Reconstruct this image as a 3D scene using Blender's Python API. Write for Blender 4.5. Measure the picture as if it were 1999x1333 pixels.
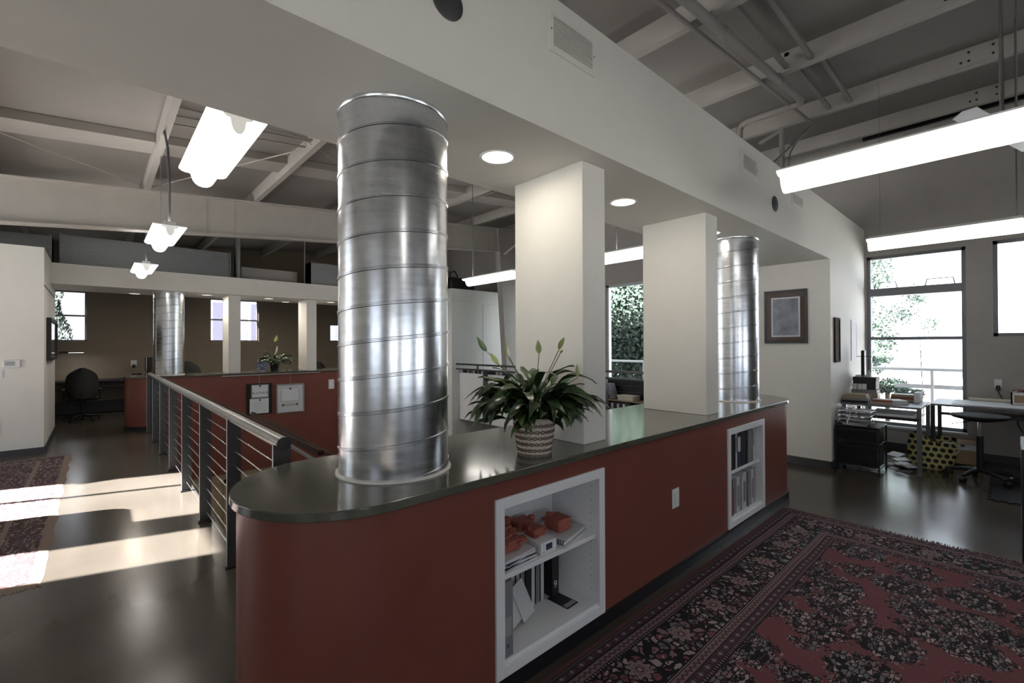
import bpy, bmesh, math, random
import numpy as np
from mathutils import Vector, Matrix, noise
random.seed(7)
PI = math.pi
sc = bpy.context.scene
for o in list(bpy.data.objects):
    bpy.data.objects.remove(o)
COL = sc.collection

# ---------------------------------------------------------------- camera
H = 1.6355
yaw, pit, rol = .832, .0064, -.004
fw = Vector((-math.sin(yaw)*math.cos(pit), math.cos(yaw)*math.cos(pit), math.sin(pit)))
r0 = Vector((math.cos(yaw), math.sin(yaw), 0)); u0 = r0.cross(fw)
rt = math.cos(rol)*r0 + math.sin(rol)*u0; up = -math.sin(rol)*r0 + math.cos(rol)*u0
cd = bpy.data.cameras.new('camera'); cam = bpy.data.objects.new('camera', cd); COL.objects.link(cam)
cd.sensor_fit = 'HORIZONTAL'; cd.sensor_width = 36; cd.lens = 892/1999*36
cd.clip_start = .05; cd.clip_end = 400
m = Matrix((rt, up, -fw)).transposed().to_4x4(); m.translation = Vector((0, 0, H))
cam.matrix_world = m
sc.camera = cam

# ---------------------------------------------------------------- world, sun, exposure
w = bpy.data.worlds.new('sky'); sc.world = w; w.use_nodes = True
nt = w.node_tree; nt.nodes.clear()
wo = nt.nodes.new('ShaderNodeOutputWorld'); bg = nt.nodes.new('ShaderNodeBackground')
bg.inputs[0].default_value = (.88, .93, 1.0, 1); bg.inputs[1].default_value = 3.1
nt.links.new(bg.outputs[0], wo.inputs[0])
sl = bpy.data.lights.new('sun', 'SUN'); sl.energy = 108; sl.angle = .0093; sl.color = (1, .97, .93)
so = bpy.data.objects.new('sun', sl); COL.objects.link(so); so.location = (-10, -20, 14)
SUN = Vector((.30, 1, -.60)).normalized()
so.rotation_euler = SUN.to_track_quat('-Z', 'Y').to_euler()
sc.view_settings.view_transform = 'Standard'
sc.view_settings.look = 'None'
sc.view_settings.exposure = .06
sc.view_settings.gamma = 1
sc.view_settings.use_curve_mapping = False

# ---------------------------------------------------------------- helpers
class MB:
    def __init__(s): s.v = []; s.f = []; s.mi = []; s.cm = 0
    def add(s, vs, fs):
        n = len(s.v); s.v += [tuple(p) for p in vs]
        for f in fs: s.f.append(tuple(i+n for i in f)); s.mi.append(s.cm)
        return s
    def box(s, x0, x1, y0, y1, z0, z1):
        x0, x1 = min(x0, x1), max(x0, x1); y0, y1 = min(y0, y1), max(y0, y1); z0, z1 = min(z0, z1), max(z0, z1)
        return s.add([(x0,y0,z0),(x1,y0,z0),(x1,y1,z0),(x0,y1,z0),(x0,y0,z1),(x1,y0,z1),(x1,y1,z1),(x0,y1,z1)],
                     [(0,3,2,1),(4,5,6,7),(0,1,5,4),(1,2,6,5),(2,3,7,6),(3,0,4,7)])
    def obox(s, c, sx, sy, sz, rz=0, rx=0, ry=0):   # oriented box centred at c
        R = Matrix.Rotation(rz, 3, 'Z') @ Matrix.Rotation(ry, 3, 'Y') @ Matrix.Rotation(rx, 3, 'X'); c = Vector(c)
        vs = [c + R @ Vector((a*sx/2, b*sy/2, d*sz/2)) for d in (-1,1) for a,b in ((-1,-1),(1,-1),(1,1),(-1,1))]
        return s.add(vs, [(0,3,2,1),(4,5,6,7),(0,1,5,4),(1,2,6,5),(2,3,7,6),(3,0,4,7)])
    def tube(s, pts, r, n=10, cap=True, r2=None):
        pts = [Vector(p) for p in pts]; N = len(pts)
        rs = r if isinstance(r, (list, tuple)) else [r]*N
        if r2 is not None: rs = [r+(r2-r)*i/(N-1) for i in range(N)]
        t = (pts[1]-pts[0]).normalized()
        a = t.orthogonal().normalized(); vs = []; fs = []
        for i, p in enumerate(pts):
            if i == 0: t = (pts[1]-p)
            elif i == N-1: t = (p-pts[i-1])
            else: t = (pts[i+1]-p).normalized()+(p-pts[i-1]).normalized()
            t = t.normalized()
            a = (a - t*a.dot(t)).normalized(); b = t.cross(a)
            for k in range(n):
                q = 2*PI*k/n; vs.append(p+(a*math.cos(q)+b*math.sin(q))*rs[i])
        for i in range(N-1):
            for k in range(n):
                k2 = (k+1) % n; fs.append((i*n+k, i*n+k2, (i+1)*n+k2, (i+1)*n+k))
        if cap: fs.append(tuple(range(n-1, -1, -1))); fs.append(tuple((N-1)*n+k for k in range(n)))
        return s.add(vs, fs)
    def lathe(s, prof, c=(0,0,0), n=32, cap=True):
        c = Vector(c); vs = []; fs = []
        for r, z in prof:
            for k in range(n):
                q = 2*PI*k/n; vs.append(c+Vector((r*math.cos(q), r*math.sin(q), z)))
        for i in range(len(prof)-1):
            for k in range(n):
                k2 = (k+1) % n; fs.append((i*n+k, i*n+k2, (i+1)*n+k2, (i+1)*n+k))
        if cap: fs.append(tuple(range(n-1, -1, -1))); fs.append(tuple((len(prof)-1)*n+k for k in range(n)))
        return s.add(vs, fs)
    def prism(s, poly, a0, a1, axis='z'):
        n = len(poly)
        def mk(p, a):
            return {'z': (p[0], p[1], a), 'x': (a, p[0], p[1]), 'y': (p[0], a, p[1])}[axis]
        vs = [mk(p, a0) for p in poly]+[mk(p, a1) for p in poly]
        fs = [tuple(range(n-1, -1, -1)), tuple(range(n, 2*n))]+[(i, (i+1) % n, (i+1) % n+n, i+n) for i in range(n)]
        return s.add(vs, fs)
    def quad(s, *p): return s.add(p, [tuple(range(len(p)))])

def mesh_of(name, mb, mats, off=(0,0,0), smooth=None):
    me = bpy.data.meshes.new(name); o = Vector(off)
    me.from_pydata([tuple(Vector(p)-o) for p in mb.v], [], mb.f)
    bm = bmesh.new(); bm.from_mesh(me); bmesh.ops.recalc_face_normals(bm, faces=bm.faces); bm.to_mesh(me); bm.free()
    for mt in (mats if isinstance(mats, (list, tuple)) else [mats]): me.materials.append(mt)
    if len(me.materials) > 1: me.polygons.foreach_set('material_index', mb.mi)
    if smooth is not None:
        me.polygons.foreach_set('use_smooth', [True]*len(me.polygons)); me.set_sharp_from_angle(angle=math.radians(smooth))
    me.update(); return me
def W(o):   # world location of a (possibly nested, unrotated) parent
    p = Vector((0,0,0))
    while o is not None: p += o.location; o = o.parent
    return p
def part(name, mb, mats, parent=None, smooth=None, bevel=0, label=None, local=False, origin=None):
    """one mesh object; vertices are world coordinates unless local"""
    base = W(parent) if parent else Vector((0,0,0))
    org = Vector(origin) if origin is not None else base
    off = Vector((0,0,0)) if local else org
    o = bpy.data.objects.new(name, mesh_of(name, mb, mats, off, smooth)); COL.objects.link(o)
    o.parent = parent; o.location = Vector((0,0,0)) if local else org-base
    if bevel:
        b = o.modifiers.new('bevel', 'BEVEL'); b.width = bevel; b.segments = 2; b.limit_method = 'ANGLE'; b.angle_limit = .7
        if smooth is None:
            o.data.polygons.foreach_set('use_smooth', [True]*len(o.data.polygons)); o.data.set_sharp_from_angle(angle=.6)
    if label: o['label'] = label
    return o
def tag(o, label, cat, group=None, kind=None):
    o['label'] = label; o['category'] = cat
    if group: o['group'] = group
    if kind: o['kind'] = kind
    return o
def thing(name, label, cat, loc=(0,0,0), group=None, rz=0):
    o = bpy.data.objects.new(name, None); COL.objects.link(o); o.location = loc; o.rotation_euler = (0,0,rz)
    o.empty_display_size = .1
    return tag(o, label, cat, group)
def struct(name, mb, mats, parent=None, smooth=None, label=None):
    o = part(name, mb, mats, parent, smooth, label=label)
    if parent is None: o['kind'] = 'structure'
    return o
def dup(o, loc=None, rz=None, label=None, parent=None):
    c = o.copy(); COL.objects.link(c); c.parent = parent
    for ch in list(o.children): dup(ch, parent=c)
    if loc is not None: c.location = loc
    if rz is not None: c.rotation_euler = (0,0,rz)
    if label: c['label'] = label
    return c

# ---------------------------------------------------------------- materials
class G:
    """small node-expression helper"""
    def __init__(s, name):
        s.m = bpy.data.materials.new(name); s.m.use_nodes = True; s.t = s.m.node_tree; s.n = s.t.nodes; s.l = s.t.links
        s.b = s.n['Principled BSDF']
    def _in(s, sock, v):
        if isinstance(v, bpy.types.NodeSocket): s.l.new(v, sock)
        elif isinstance(v, (tuple, list)) and sock.type == 'RGBA' and len(v) == 3: sock.default_value = (*v, 1)
        else: sock.default_value = v
    def M(s, op, a, b=0., c=0., clamp=False):
        n = s.n.new('ShaderNodeMath'); n.operation = op; n.use_clamp = clamp
        s._in(n.inputs[0], a); s._in(n.inputs[1], b); s._in(n.inputs[2], c); return n.outputs[0]
    def V(s, op, a, b=(0,0,0)):
        n = s.n.new('ShaderNodeVectorMath'); n.operation = op; s._in(n.inputs[0], a)
        if op == 'SCALE': s._in(n.inputs[3], b)
        else: s._in(n.inputs[1], b)
        return n.outputs[1] if op in ('LENGTH','DISTANCE','DOT_PRODUCT') else n.outputs[0]
    def xyz(s, v):
        n = s.n.new('ShaderNodeSeparateXYZ'); s._in(n.inputs[0], v); return n.outputs[0], n.outputs[1], n.outputs[2]
    def comb(s, x, y, z=0.):
        n = s.n.new('ShaderNodeCombineXYZ'); s._in(n.inputs[0], x); s._in(n.inputs[1], y); s._in(n.inputs[2], z); return n.outputs[0]
    def pos(s): return s.n.new('ShaderNodeTexCoord').outputs['Object']
    def noise(s, scale, detail=3, rough=.55, vec=None, dist=0, col=False):
        n = s.n.new('ShaderNodeTexNoise'); s._in(n.inputs['Scale'], scale); n.inputs['Detail'].default_value = detail
        n.inputs['Roughness'].default_value = rough; n.inputs['Distortion'].default_value = dist
        s._in(n.inputs['Vector'], vec if vec is not None else s.pos()); return n.outputs[1 if col else 0]
    def vor(s, scale, vec, feature='F1', rand=1.):
        n = s.n.new('ShaderNodeTexVoronoi'); n.feature = feature; s._in(n.inputs['Scale'], scale); s._in(n.inputs['Vector'], vec)
        n.inputs['Randomness'].default_value = rand; return n
    def ramp(s, fac, stops, interp='LINEAR'):
        n = s.n.new('ShaderNodeValToRGB'); n.color_ramp.interpolation = interp; e = n.color_ramp.elements
        while len(e) < len(stops): e.new(.5)
        for i, (p, c) in enumerate(stops): e[i].position = p; e[i].color = (*c, 1)
        s._in(n.inputs[0], fac); return n.outputs[0]
    def mix(s, f, a, b):
        n = s.n.new('ShaderNodeMix'); n.data_type = 'RGBA'; s._in(n.inputs[0], f); s._in(n.inputs[6], a); s._in(n.inputs[7], b); return n.outputs[2]
    def set(s, **k):
        nm = dict(color='Base Color', rough='Roughness', metal='Metallic', spec='Specular IOR Level', normal='Normal', coat='Coat Weight', trans='Transmission Weight', sheen='Sheen Weight', sub='Subsurface Weight', aniso='Anisotropic')
        for a, v in k.items(): s._in(s.b.inputs[nm[a]], v)
        return s
    def bump(s, h, strength=.2, dist=.01):
        n = s.n.new('ShaderNodeBump'); n.inputs['Strength'].default_value = strength; n.inputs['Distance'].default_value = dist
        s._in(n.inputs['Height'], h); s.l.new(n.outputs[0], s.b.inputs['Normal']); return s

def plain(name, c, rough=.5, metal=0, var=.06, scale=6, bump=0, bscale=60, coat=0, spec=.5):
    g = G(name); nz = g.noise(scale, 4)
    lo = tuple(max(0, x*(1-var)) for x in c); hi = tuple(min(1, x*(1+var)) for x in c)
    g.set(color=g.ramp(nz, [(.3, lo), (.7, hi)]), rough=rough, metal=metal, coat=coat, spec=spec)
    if bump: g.bump(g.noise(bscale, 3), bump, .003)
    return g.m
def emis(name, c, s):
    g = G(name); g.set(color=c, rough=.5); g.b.inputs['Emission Color'].default_value = (*c, 1); g.b.inputs['Emission Strength'].default_value = s
    g._in(g.b.inputs['Base Color'], g.ramp(g.noise(3), [(0, (.75,.75,.72)), (1, (.8,.8,.78))])); return g.m

M = {}
M['wall'] = plain('painted_drywall', (.70,.68,.63), .6, bump=.08, bscale=180, var=.015)
M['wall_cool'] = plain('painted_drywall_cool', (.74,.74,.73), .6, bump=.08, bscale=180, var=.015)
M['brown'] = plain('brown_wall_paint', (.23,.19,.14), .65, bump=.06, bscale=160, var=.03)
M['taupe'] = plain('taupe_wall_paint', (.40,.375,.35), .6, bump=.06, bscale=160, var=.03)
M['deck'] = plain('painted_roof_deck', (.235,.218,.205), .7, var=.05, scale=2)
M['steel_paint'] = plain('painted_structural_steel', (.34,.32,.295), .55, var=.04, scale=5)
M['girder'] = plain('painted_girder', (.42,.395,.36), .5, var=.04, scale=4)
M['red'] = plain('oxide_red_paint', (.195,.060,.043), .34, var=.06, scale=3, bump=.05, bscale=120)
M['base'] = plain('black_rubber_base', (.012,.012,.016), .35, var=.1)
M['basegrey'] = plain('grey_rubber_base', (.05,.05,.055), .4, var=.1)
M['white'] = plain('white_lacquer', (.82,.83,.85), .35, var=.015)
M['slabcloth'] = None
def concrete():
    g = G('polished_concrete_floor'); p = g.pos()
    a = g.noise(.9, 4, .5, p); b = g.noise(7, 4, .55, p); c = g.noise(.35, 2, .5, p)
    k = g.M('ADD', g.M('MULTIPLY', a, .45), g.M('ADD', g.M('MULTIPLY', b, .15), g.M('MULTIPLY', c, .4)))
    col = g.ramp(k, [(.30, (.040,.033,.026)), (.5, (.060,.050,.040)), (.70, (.086,.073,.060))])
    ro = g.M('ADD', g.M('MULTIPLY', g.noise(1.1, 2, .4, p), .20), .11)
    g.set(color=col, rough=ro, spec=.45)
    wv = g.noise(3.0, 3, .5, g.V('MULTIPLY', p, (.6, 1.6, 1)))
    g.bump(wv, .05, .02); return g.m
M['concrete'] = concrete()
def slabmat():
    g = G('honed_concrete_worktop'); p = g.pos(); a = g.noise(3, 5, .6, p); b = g.noise(45, 3, .6, p)
    k = g.M('ADD', g.M('MULTIPLY', a, .7), g.M('MULTIPLY', b, .3))
    g.set(color=g.ramp(k, [(.35, (.075,.075,.056)), (.65, (.115,.113,.088))]), rough=g.M('ADD', g.M('MULTIPLY', a, .1), .10), spec=.6, coat=.25)
    g.b.inputs['Coat Roughness'].default_value = .08
    return g.m
M['slab'] = slabmat()
def galv(name='galvanised_steel', c=.76, r0=.16):
    g = G(name); p = g.pos(); s = g.V('MULTIPLY', p, (1, 1, 9)); a = g.noise(4, 5, .6, s); b = g.vor(26, p)
    k = g.M('ADD', g.M('MULTIPLY', a, .75), g.M('MULTIPLY', b.outputs['Distance'], .2))
    g.set(color=g.ramp(k, [(.3, (c*.82, c*.86, c*.92)), (.7, (c*1.08, c*1.1, c*1.13))]), metal=1., rough=g.M('ADD', g.M('MULTIPLY', a, .16), r0))
    g.bump(g.noise(1.6, 2, .5, p), .18, .03); return g.m
M['galv'] = galv(); M['galv_dull'] = galv('dull_galvanised_steel', .27, .42)
M['rail'] = plain('grey_railing_paint', (.075,.078,.085), .35, var=.08, metal=.3)
M['raildark'] = plain('dark_railing_paint', (.03,.03,.034), .35, var=.08, metal=.3)
M['railtop'] = plain('brushed_top_rail', (.30,.295,.28), .3, metal=.8, var=.05)
M['edge'] = plain('painted_lit_edge', (.62,.61,.58), .45, metal=.2, var=.03)  # pale tone stands for light caught on the post edges
M['cable'] = plain('stainless_cable', (.8,.8,.78), .25, metal=1, var=.02)
M['caulk'] = plain('white_sealant', (.75,.73,.68), .5)
M['black'] = plain('black_plastic', (.008,.008,.009), .4, var=.1)
M['fabric'] = plain('black_mesh_fabric', (.006,.006,.006), .8, var=.2, scale=60)
M['chrome'] = plain('chrome', (.75,.76,.78), .12, metal=1, var=.02)
M['dark'] = plain('dark_grey_metal', (.03,.032,.038), .35, metal=.4, var=.08)
M['greymetal'] = plain('grey_metal', (.16,.165,.18), .4, metal=.5, var=.05)
M['paper'] = plain('paper', (.72,.73,.76), .6, var=.03)
M['paper2'] = plain('cream_paper', (.62,.58,.48), .6, var=.05)
M['cardboard'] = plain('cardboard', (.30,.21,.13), .7, var=.1, bump=.1, bscale=90)
M['wood'] = plain('dark_wood', (.035,.017,.012), .8, spec=.15, var=.25, scale=14)
M['beige'] = plain('beige_cabinet_laminate', (.42,.34,.22), .5, var=.05)
M['thermo'] = plain('white_plastic', (.70,.71,.70), .4, var=.02)
M['greyplastic'] = plain('grey_plastic', (.33,.34,.35), .4, var=.03)
M['lamp'] = emis('lit_fixture_diffuser', (1, .97, .92), 2.4)
M['lampend'] = emis('lit_fixture_endcap', (1, .97, .9), .35)
M['down'] = emis('lit_downlight_lens', (1, .95, .86), 1.1)
def glass(name='window_glass', tint=(.96,.98,1)):
    g = G(name); tr = g.n.new('ShaderNodeBsdfTransparent'); gl = g.n.new('ShaderNodeBsdfGlossy'); mx = g.n.new('ShaderNodeMixShader')
    gl.inputs['Roughness'].default_value = .02; tr.inputs[0].default_value = (*tint, 1)
    lw = g.n.new('ShaderNodeLayerWeight'); lw.inputs[0].default_value = .15
    g.l.new(g.M('MULTIPLY', lw.outputs['Fresnel'], .6), mx.inputs[0]); g.l.new(tr.outputs[0], mx.inputs[1]); g.l.new(gl.outputs[0], mx.inputs[2])
    g.l.new(mx.outputs[0], g.n['Material Output'].inputs[0]); return g.m
M['glass'] = glass()
M['picglass'] = glass('picture_glass', (.98,.98,.98))
M['winframe'] = plain('aluminium_window_frame', (.20,.20,.22), .4, metal=.5, var=.04)
M['winframe_l'] = plain('pale_window_frame', (.55,.56,.58), .4, metal=.2, var=.03)

# ================================================================ SETTING
def zroof(y): return H+2.335+.088*y        # underside of the purlins
def wall_with_holes(mb, axis, c0, c1, a0, a1, z0, ztop, holes):
    """wall slab between c0..c1 on its thin axis, running a0..a1; holes (b0,b1,zl,zh); ztop number"""
    cuts = sorted({a0, a1, *[h[0] for h in holes], *[h[1] for h in holes]})
    for i in range(len(cuts)-1):
        l, r = cuts[i], cuts[i+1]
        if r-l < 1e-6: continue
        hs = sorted([h for h in holes if h[0] <= l+1e-6 and h[1] >= r-1e-6], key=lambda h: h[2])
        z = z0; segs = []
        for h in hs:
            if h[2] > z: segs.append((z, h[2]))
            z = h[3]
        if z < ztop: segs.append((z, ztop))
        for s0, s1 in segs:
            if axis == 'x': mb.box(c0, c1, l, r, s0, s1)
            else: mb.box(l, r, c0, c1, s0, s1)
# floor with the stair opening
mb = MB(); mb.box(-15.4, 4.2, -5.2, .83, -.3, 0); mb.box(-2.53, 4.2, .83, 9.3, -.3, 0)
mb.box(-15.4, -11.33, .83, 9.3, -.3, 0); mb.box(-11.33, -2.53, 7.2, 9.3, -.3, 0)
struct('floor', mb, M['concrete'])
mb = MB(); mb.box(-15.4, 4.2, -5.2, 10.2, -3.3, -3.2); o = struct('floor_lower', mb, M['concrete'])
# roof deck
mb = MB(); zz = lambda y: zroof(y)+.205
mb.prism([(-5.2, zz(-5.2)), (9.4, zz(9.4)), (9.4, zz(9.4)+.12), (-5.2, zz(-5.2)+.12)], -15.6, 4.3, 'x')
struct('ceiling', mb, M['deck'])
mb = MB()
wall_with_holes(mb, 'y', 9.1, 9.32, -15.4, -7.4, -3.3, 5.0, [(-9.7, -7.7, .70, 3.05)])
wall_with_holes(mb, 'y', 9.1, 9.32, -7.4, 4.2, -.3, 5.0, [(-6.62, -5.2, .70, 3.05), (-4.9, -2.9, .70, 3.05), (-1.575, -.45, .36, 3.0), (-.185, 1.25, 1.72, 3.03)])
mb.box(-7.4, 4.2, 9.1, 9.32, -3.3, -.3)
struct('wall_north', mb, M['taupe'])
mb = MB(); wall_with_holes(mb, 'x', -15.4, -15.2, -5.2, 9.3, -.3, 5.0, [(-1.0, -.16, 1.75, 2.97), (2.36, 3.60, 1.75, 2.97), (5.70, 6.5, 1.75, 2.33)])
mb.box(-15.4, -15.2, -5.2, 9.3, -3.3, -.3)
struct('wall_west', mb, M['brown'])
mb = MB(); wall_with_holes(mb, 'y', -5.2, -5.0, -15.4, 4.2, -.3, 4.4, [(-9.07, -7.02, .25, 3.85), (-6.70, -5.93, .25, 3.55), (-.4, 2.2, 1.2, 2.3)])
mb.box(-15.4, 4.2, -5.2, -5, -3.3, -.3)
struct('wall_south', mb, M['wall'])
mb = MB(); wall_with_holes(mb, 'x', 4.0, 4.2, -5.2, 9.3, -.3, 5.0, [(-3.6, -1.4, 1.0, 2.0), (-.4, 1.8, 1.0, 2.0), (2.8, 5.0, 1.0, 2.0)])
mb.box(4.0, 4.2, -5.2, 9.3, -3.3, -.3); struct('wall_east', mb, M['taupe'])
# white core block on the left
mb = MB(); mb.box(-12.56, -10.0, -5.0, -.587, 0, 3.15); struct('wall_left', mb, M['wall'])
mb = MB(); mb.box(-10.0, -9.988, -5, -.587, 0, .10); mb.box(-12.56, -9.988, -.587, -.575, 0, .10)
struct('baseboard_left', mb, M['basegrey'])
# end wall right of the counter, continuing to the north wall
mb = MB(); mb.box(-2.49, -1.6, 7.05, 9.1, 0, 2.734); struct('wall_end', mb, M['wall'])
mb = MB(); mb.box(-2.49, -1.59, 7.038, 7.05, 0, .10); mb.box(-1.6, -1.588, 7.038, 9.1, 0, .10)
mb.box(-1.588, 4.0, 9.088, 9.1, 0, .10)
struct('baseboard_right', mb, M['basegrey'])
# near bulkhead (soffit box) and far bulkhead
mb = MB(); mb.box(-2.49, -1.6, -5.0, 9.1, 2.734, 3.444); struct('ceiling_bulkhead', mb, M['wall'])
mb = MB(); mb.box(-12.6, -11.3, -.587, 6.9, 2.734, 3.10); struct('ceiling_bulkhead_far', mb, M['wall'])
# pale partition room at the far end of the stair opening
mb = MB(); mb.box(-11.25, -10.0, 6.96, 9.1, -3.2, 3.13); struct('wall_partition', mb, M['wall_cool'])
mb = MB(); mb.box(-10.0, -9.975, 6.94, 9.1, 2.76, 2.79); mb.box(-11.25, -9.975, 6.94, 6.96, 2.76, 2.79); struct('trim_1', mb, M['wall_cool'])
mb = MB(); mb.box(-10.0, -9.996, 8.0, 8.012, 0, 2.76); struct('trim_2', mb, M['greyplastic'])
# stair opening: far side wall below the red counter, side walls, beige lower cabinets
mb = MB(); mb.box(-11.6, -11.322, .83, 7.2, -1.1, .072); struct('wall_stair', mb, M['red'])
mb = MB(); mb.box(-11.9, -11.36, .5, 7.2, -3.2, -1.1); struct('wall_stair_lower', mb, M['beige'])
mb = MB(); mb.box(-11.9, -2.3, .42, .60, -3.2, -.3); mb.box(-2.45, -2.3, .6, 9.1, -3.2, -.3); mb.box(-11.3, -2.3, 8.9, 9.1, -3.2, -.3)
struct('wall_stair_side', mb, M['wall'])
for k in range(5):
    y = 1.0+k*1.2; mb = MB()
    for a, b, c, d in ((y, y+1.1, -1.30, -1.22), (y, y+1.1, -3.1, -3.02), (y, y+.08, -3.1, -1.22), (y+1.02, y+1.1, -3.1, -1.22)): mb.box(-11.36, -11.33, a, b, c, d)
    part('cabinet_panel', mb, M['beige'], bpy.data.objects['wall_stair_lower'])

# windows -------------------------------------------------------------------
def window_y(n, x0, x1, z0, z1, y, rails, fm, depth=.22, fw_=.045, muls=(), inward=-1):
    """window in a wall running along X; rails = [(z, height)]"""
    fr = MB(); ya, yb = (y+.03, y+.11)
    fr.box(x0, x0+fw_, ya, yb, z0, z1); fr.box(x1-fw_, x1, ya, yb, z0, z1); fr.box(x0, x1, ya, yb, z0, z0+fw_); fr.box(x0, x1, ya, yb, z1-fw_, z1)
    for z, h in rails: fr.box(x0+fw_, x1-fw_, ya-.02, yb, z-h/2, z+h/2)
    for x, wd in muls: fr.box(x-wd/2, x+wd/2, ya, yb, z0, z1)
    f = struct('window_%d' % n, fr, fm)
    g = MB(); g.box(x0+.02, x1-.02, y+.068, y+.074, z0+.02, z1-.02); part('pane', g, M['glass'], f)
    return f
def window_x(n, x, y0, y1, z0, z1, rails, fm, fw_=.04):
    fr = MB(); xa, xb = x-.11, x-.03
    fr.box(xa, xb, y0, y0+fw_, z0, z1); fr.box(xa, xb, y1-fw_, y1, z0, z1); fr.box(xa, xb, y0, y1, z0, z0+fw_); fr.box(xa, xb, y0, y1, z1-fw_, z1)
    for z, h in rails: fr.box(xa, xb+.02, y0+fw_, y1-fw_, z-h/2, z+h/2)
    f = struct('window_%d' % n, fr, fm)
    g = MB(); g.box(x-.074, x-.068, y0+.02, y1-.02, z0+.02, z1-.02); part('pane', g, M['glass'], f)
    return f
w1 = window_y(1, -1.575, -.45, .36, 3.0, 9.1, [(2.43, .12), (1.705, .045)], M['winframe'])
window_y(2, -.185, 1.25, 1.72, 3.03, 9.1, [], M['winframe'])
window_y(3, -6.62, -5.2, .70, 3.05, 9.1, [], M['winframe_l'], fw_=.06)
window_y(14, -4.9, -2.9, .70, 3.05, 9.1, [], M['winframe_l'], fw_=.06)  # hidden window added to let in cool fill light
window_y(15, -9.7, -7.7, .70, 3.05, 9.1, [], M['winframe_l'], fw_=.06)  # second hidden window, likewise added for fill
window_x(4, -15.2, -1.0, -.16, 1.75, 2.97, [(2.37, .04)], M['winframe'])
window_x(5, -15.2, 2.36, 3.60, 1.75, 2.97, [(2.37, .04)], M['winframe'])
window_x(6, -15.2, 5.70, 6.5, 1.75, 2.33, [], M['winframe'])
window_y(7, -9.07, -7.02, .25, 3.85, -5.15, [], M['winframe'], muls=((-8.35, .05), (-7.10, .03)))
window_y(8, -6.70, -5.93, .25, 3.55, -5.15, [], M['winframe'])
window_y(9, -.4, 2.2, 1.2, 2.3, -5.15, [], M['winframe'], muls=((.9, .06),))
for k, y in enumerate((-3.6, -.4, 2.8)): window_x(10+k, 4.14, y, y+2.2, 1.0, 2.0, [], M['winframe'])
for n_, (x0, x1) in enumerate(((-1.48, -1.20), (-.88, -.56))):   # thin latch bars on the hopper window
    mb = MB(); z = 2.48; mb.tube([(x0, 9.12, z), (x0+.02, 9.11, z+.10), (x1-.02, 9.11, z+.10), (x1, 9.12, z)], .007, 6)
    part('window_latch', mb, M['dark'], w1)
mb = MB(); mb.box(-1.60, -.44, 9.03, 9.1, .33, .36); struct('trim_3', mb, M['winframe_l'])
# wall behind the corridor: ceiling spots etc. handled below

# ================================================================ ROOF STEEL
ys = [-2.6, -1.05, .54, 2.04, 3.66, 5.24, 6.88, 8.42]
names_y = ['rearmost painted steel roof purlin, above the south end', 'painted steel roof purlin just above the left picture edge',
           'pale steel purlin dropping to the girder left of the nearest batwing light', 'pale steel purlin ending on the girder right of the nearest batwing light',
           'purlin emerging over the bulkhead beside the first wall grille', 'purlin crossed by the large pipe hanger, top right corner',
           'long purlin above the ceiling fan rod', 'last purlin before the window wall, over the black strip']
for k, y in enumerate(ys):
    z = zroof(y); t = thing('roof_purlin', names_y[k], 'beam', (-5.6, y, z), 'roof purlins')
    mb = MB(); mb.box(-15.2, 4.0, y, y+.012, z+.012, z+.204); part('web', mb, M['steel_paint'], t)
    mb = MB(); mb.box(-15.2, 4.0, y, y+.075, z, z+.012); mb.box(-15.2, 4, y+.066, y+.075, z+.012, z+.03); part('flange', mb, M['steel_paint'], t)
    if k >= 4:
        mb = MB(); mb.box(-.42, .9, y-.008, y-.001, z+.015, z+.19); part('splice_plate', mb, M['steel_paint'], t)
        for bx in (-.36, -.30, -.12):
            for bz in (.06, .15):
                if bx == -.36 and bz > .1: continue
                mb = MB(); mb.tube([(bx, y-.008, z+bz), (bx, y-.018, z+bz)], .012, 8); part('bolt', mb, M['dark'], t)
mb = MB(); mb.box(-1.6, 4, 9.04, 9.095, 4.86, 4.92); tag(part('eave_strip', mb, M['black']), 'black strip along the top of the window wall', 'strip')
# wide shallow deck rib crossing the purlins on the left
mb = MB(); y0, y1 = -5, 8.9
mb.prism([(y0, zroof(y0)+.10), (y1, zroof(y1)+.10), (y1, zroof(y1)+.20), (y0, zroof(y0)+.20)], -7.48, -7.03, 'x')
tag(part('deck_rib', mb, M['steel_paint']), 'wide flat painted rib running across the purlins, upper left', 'beam')
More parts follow.
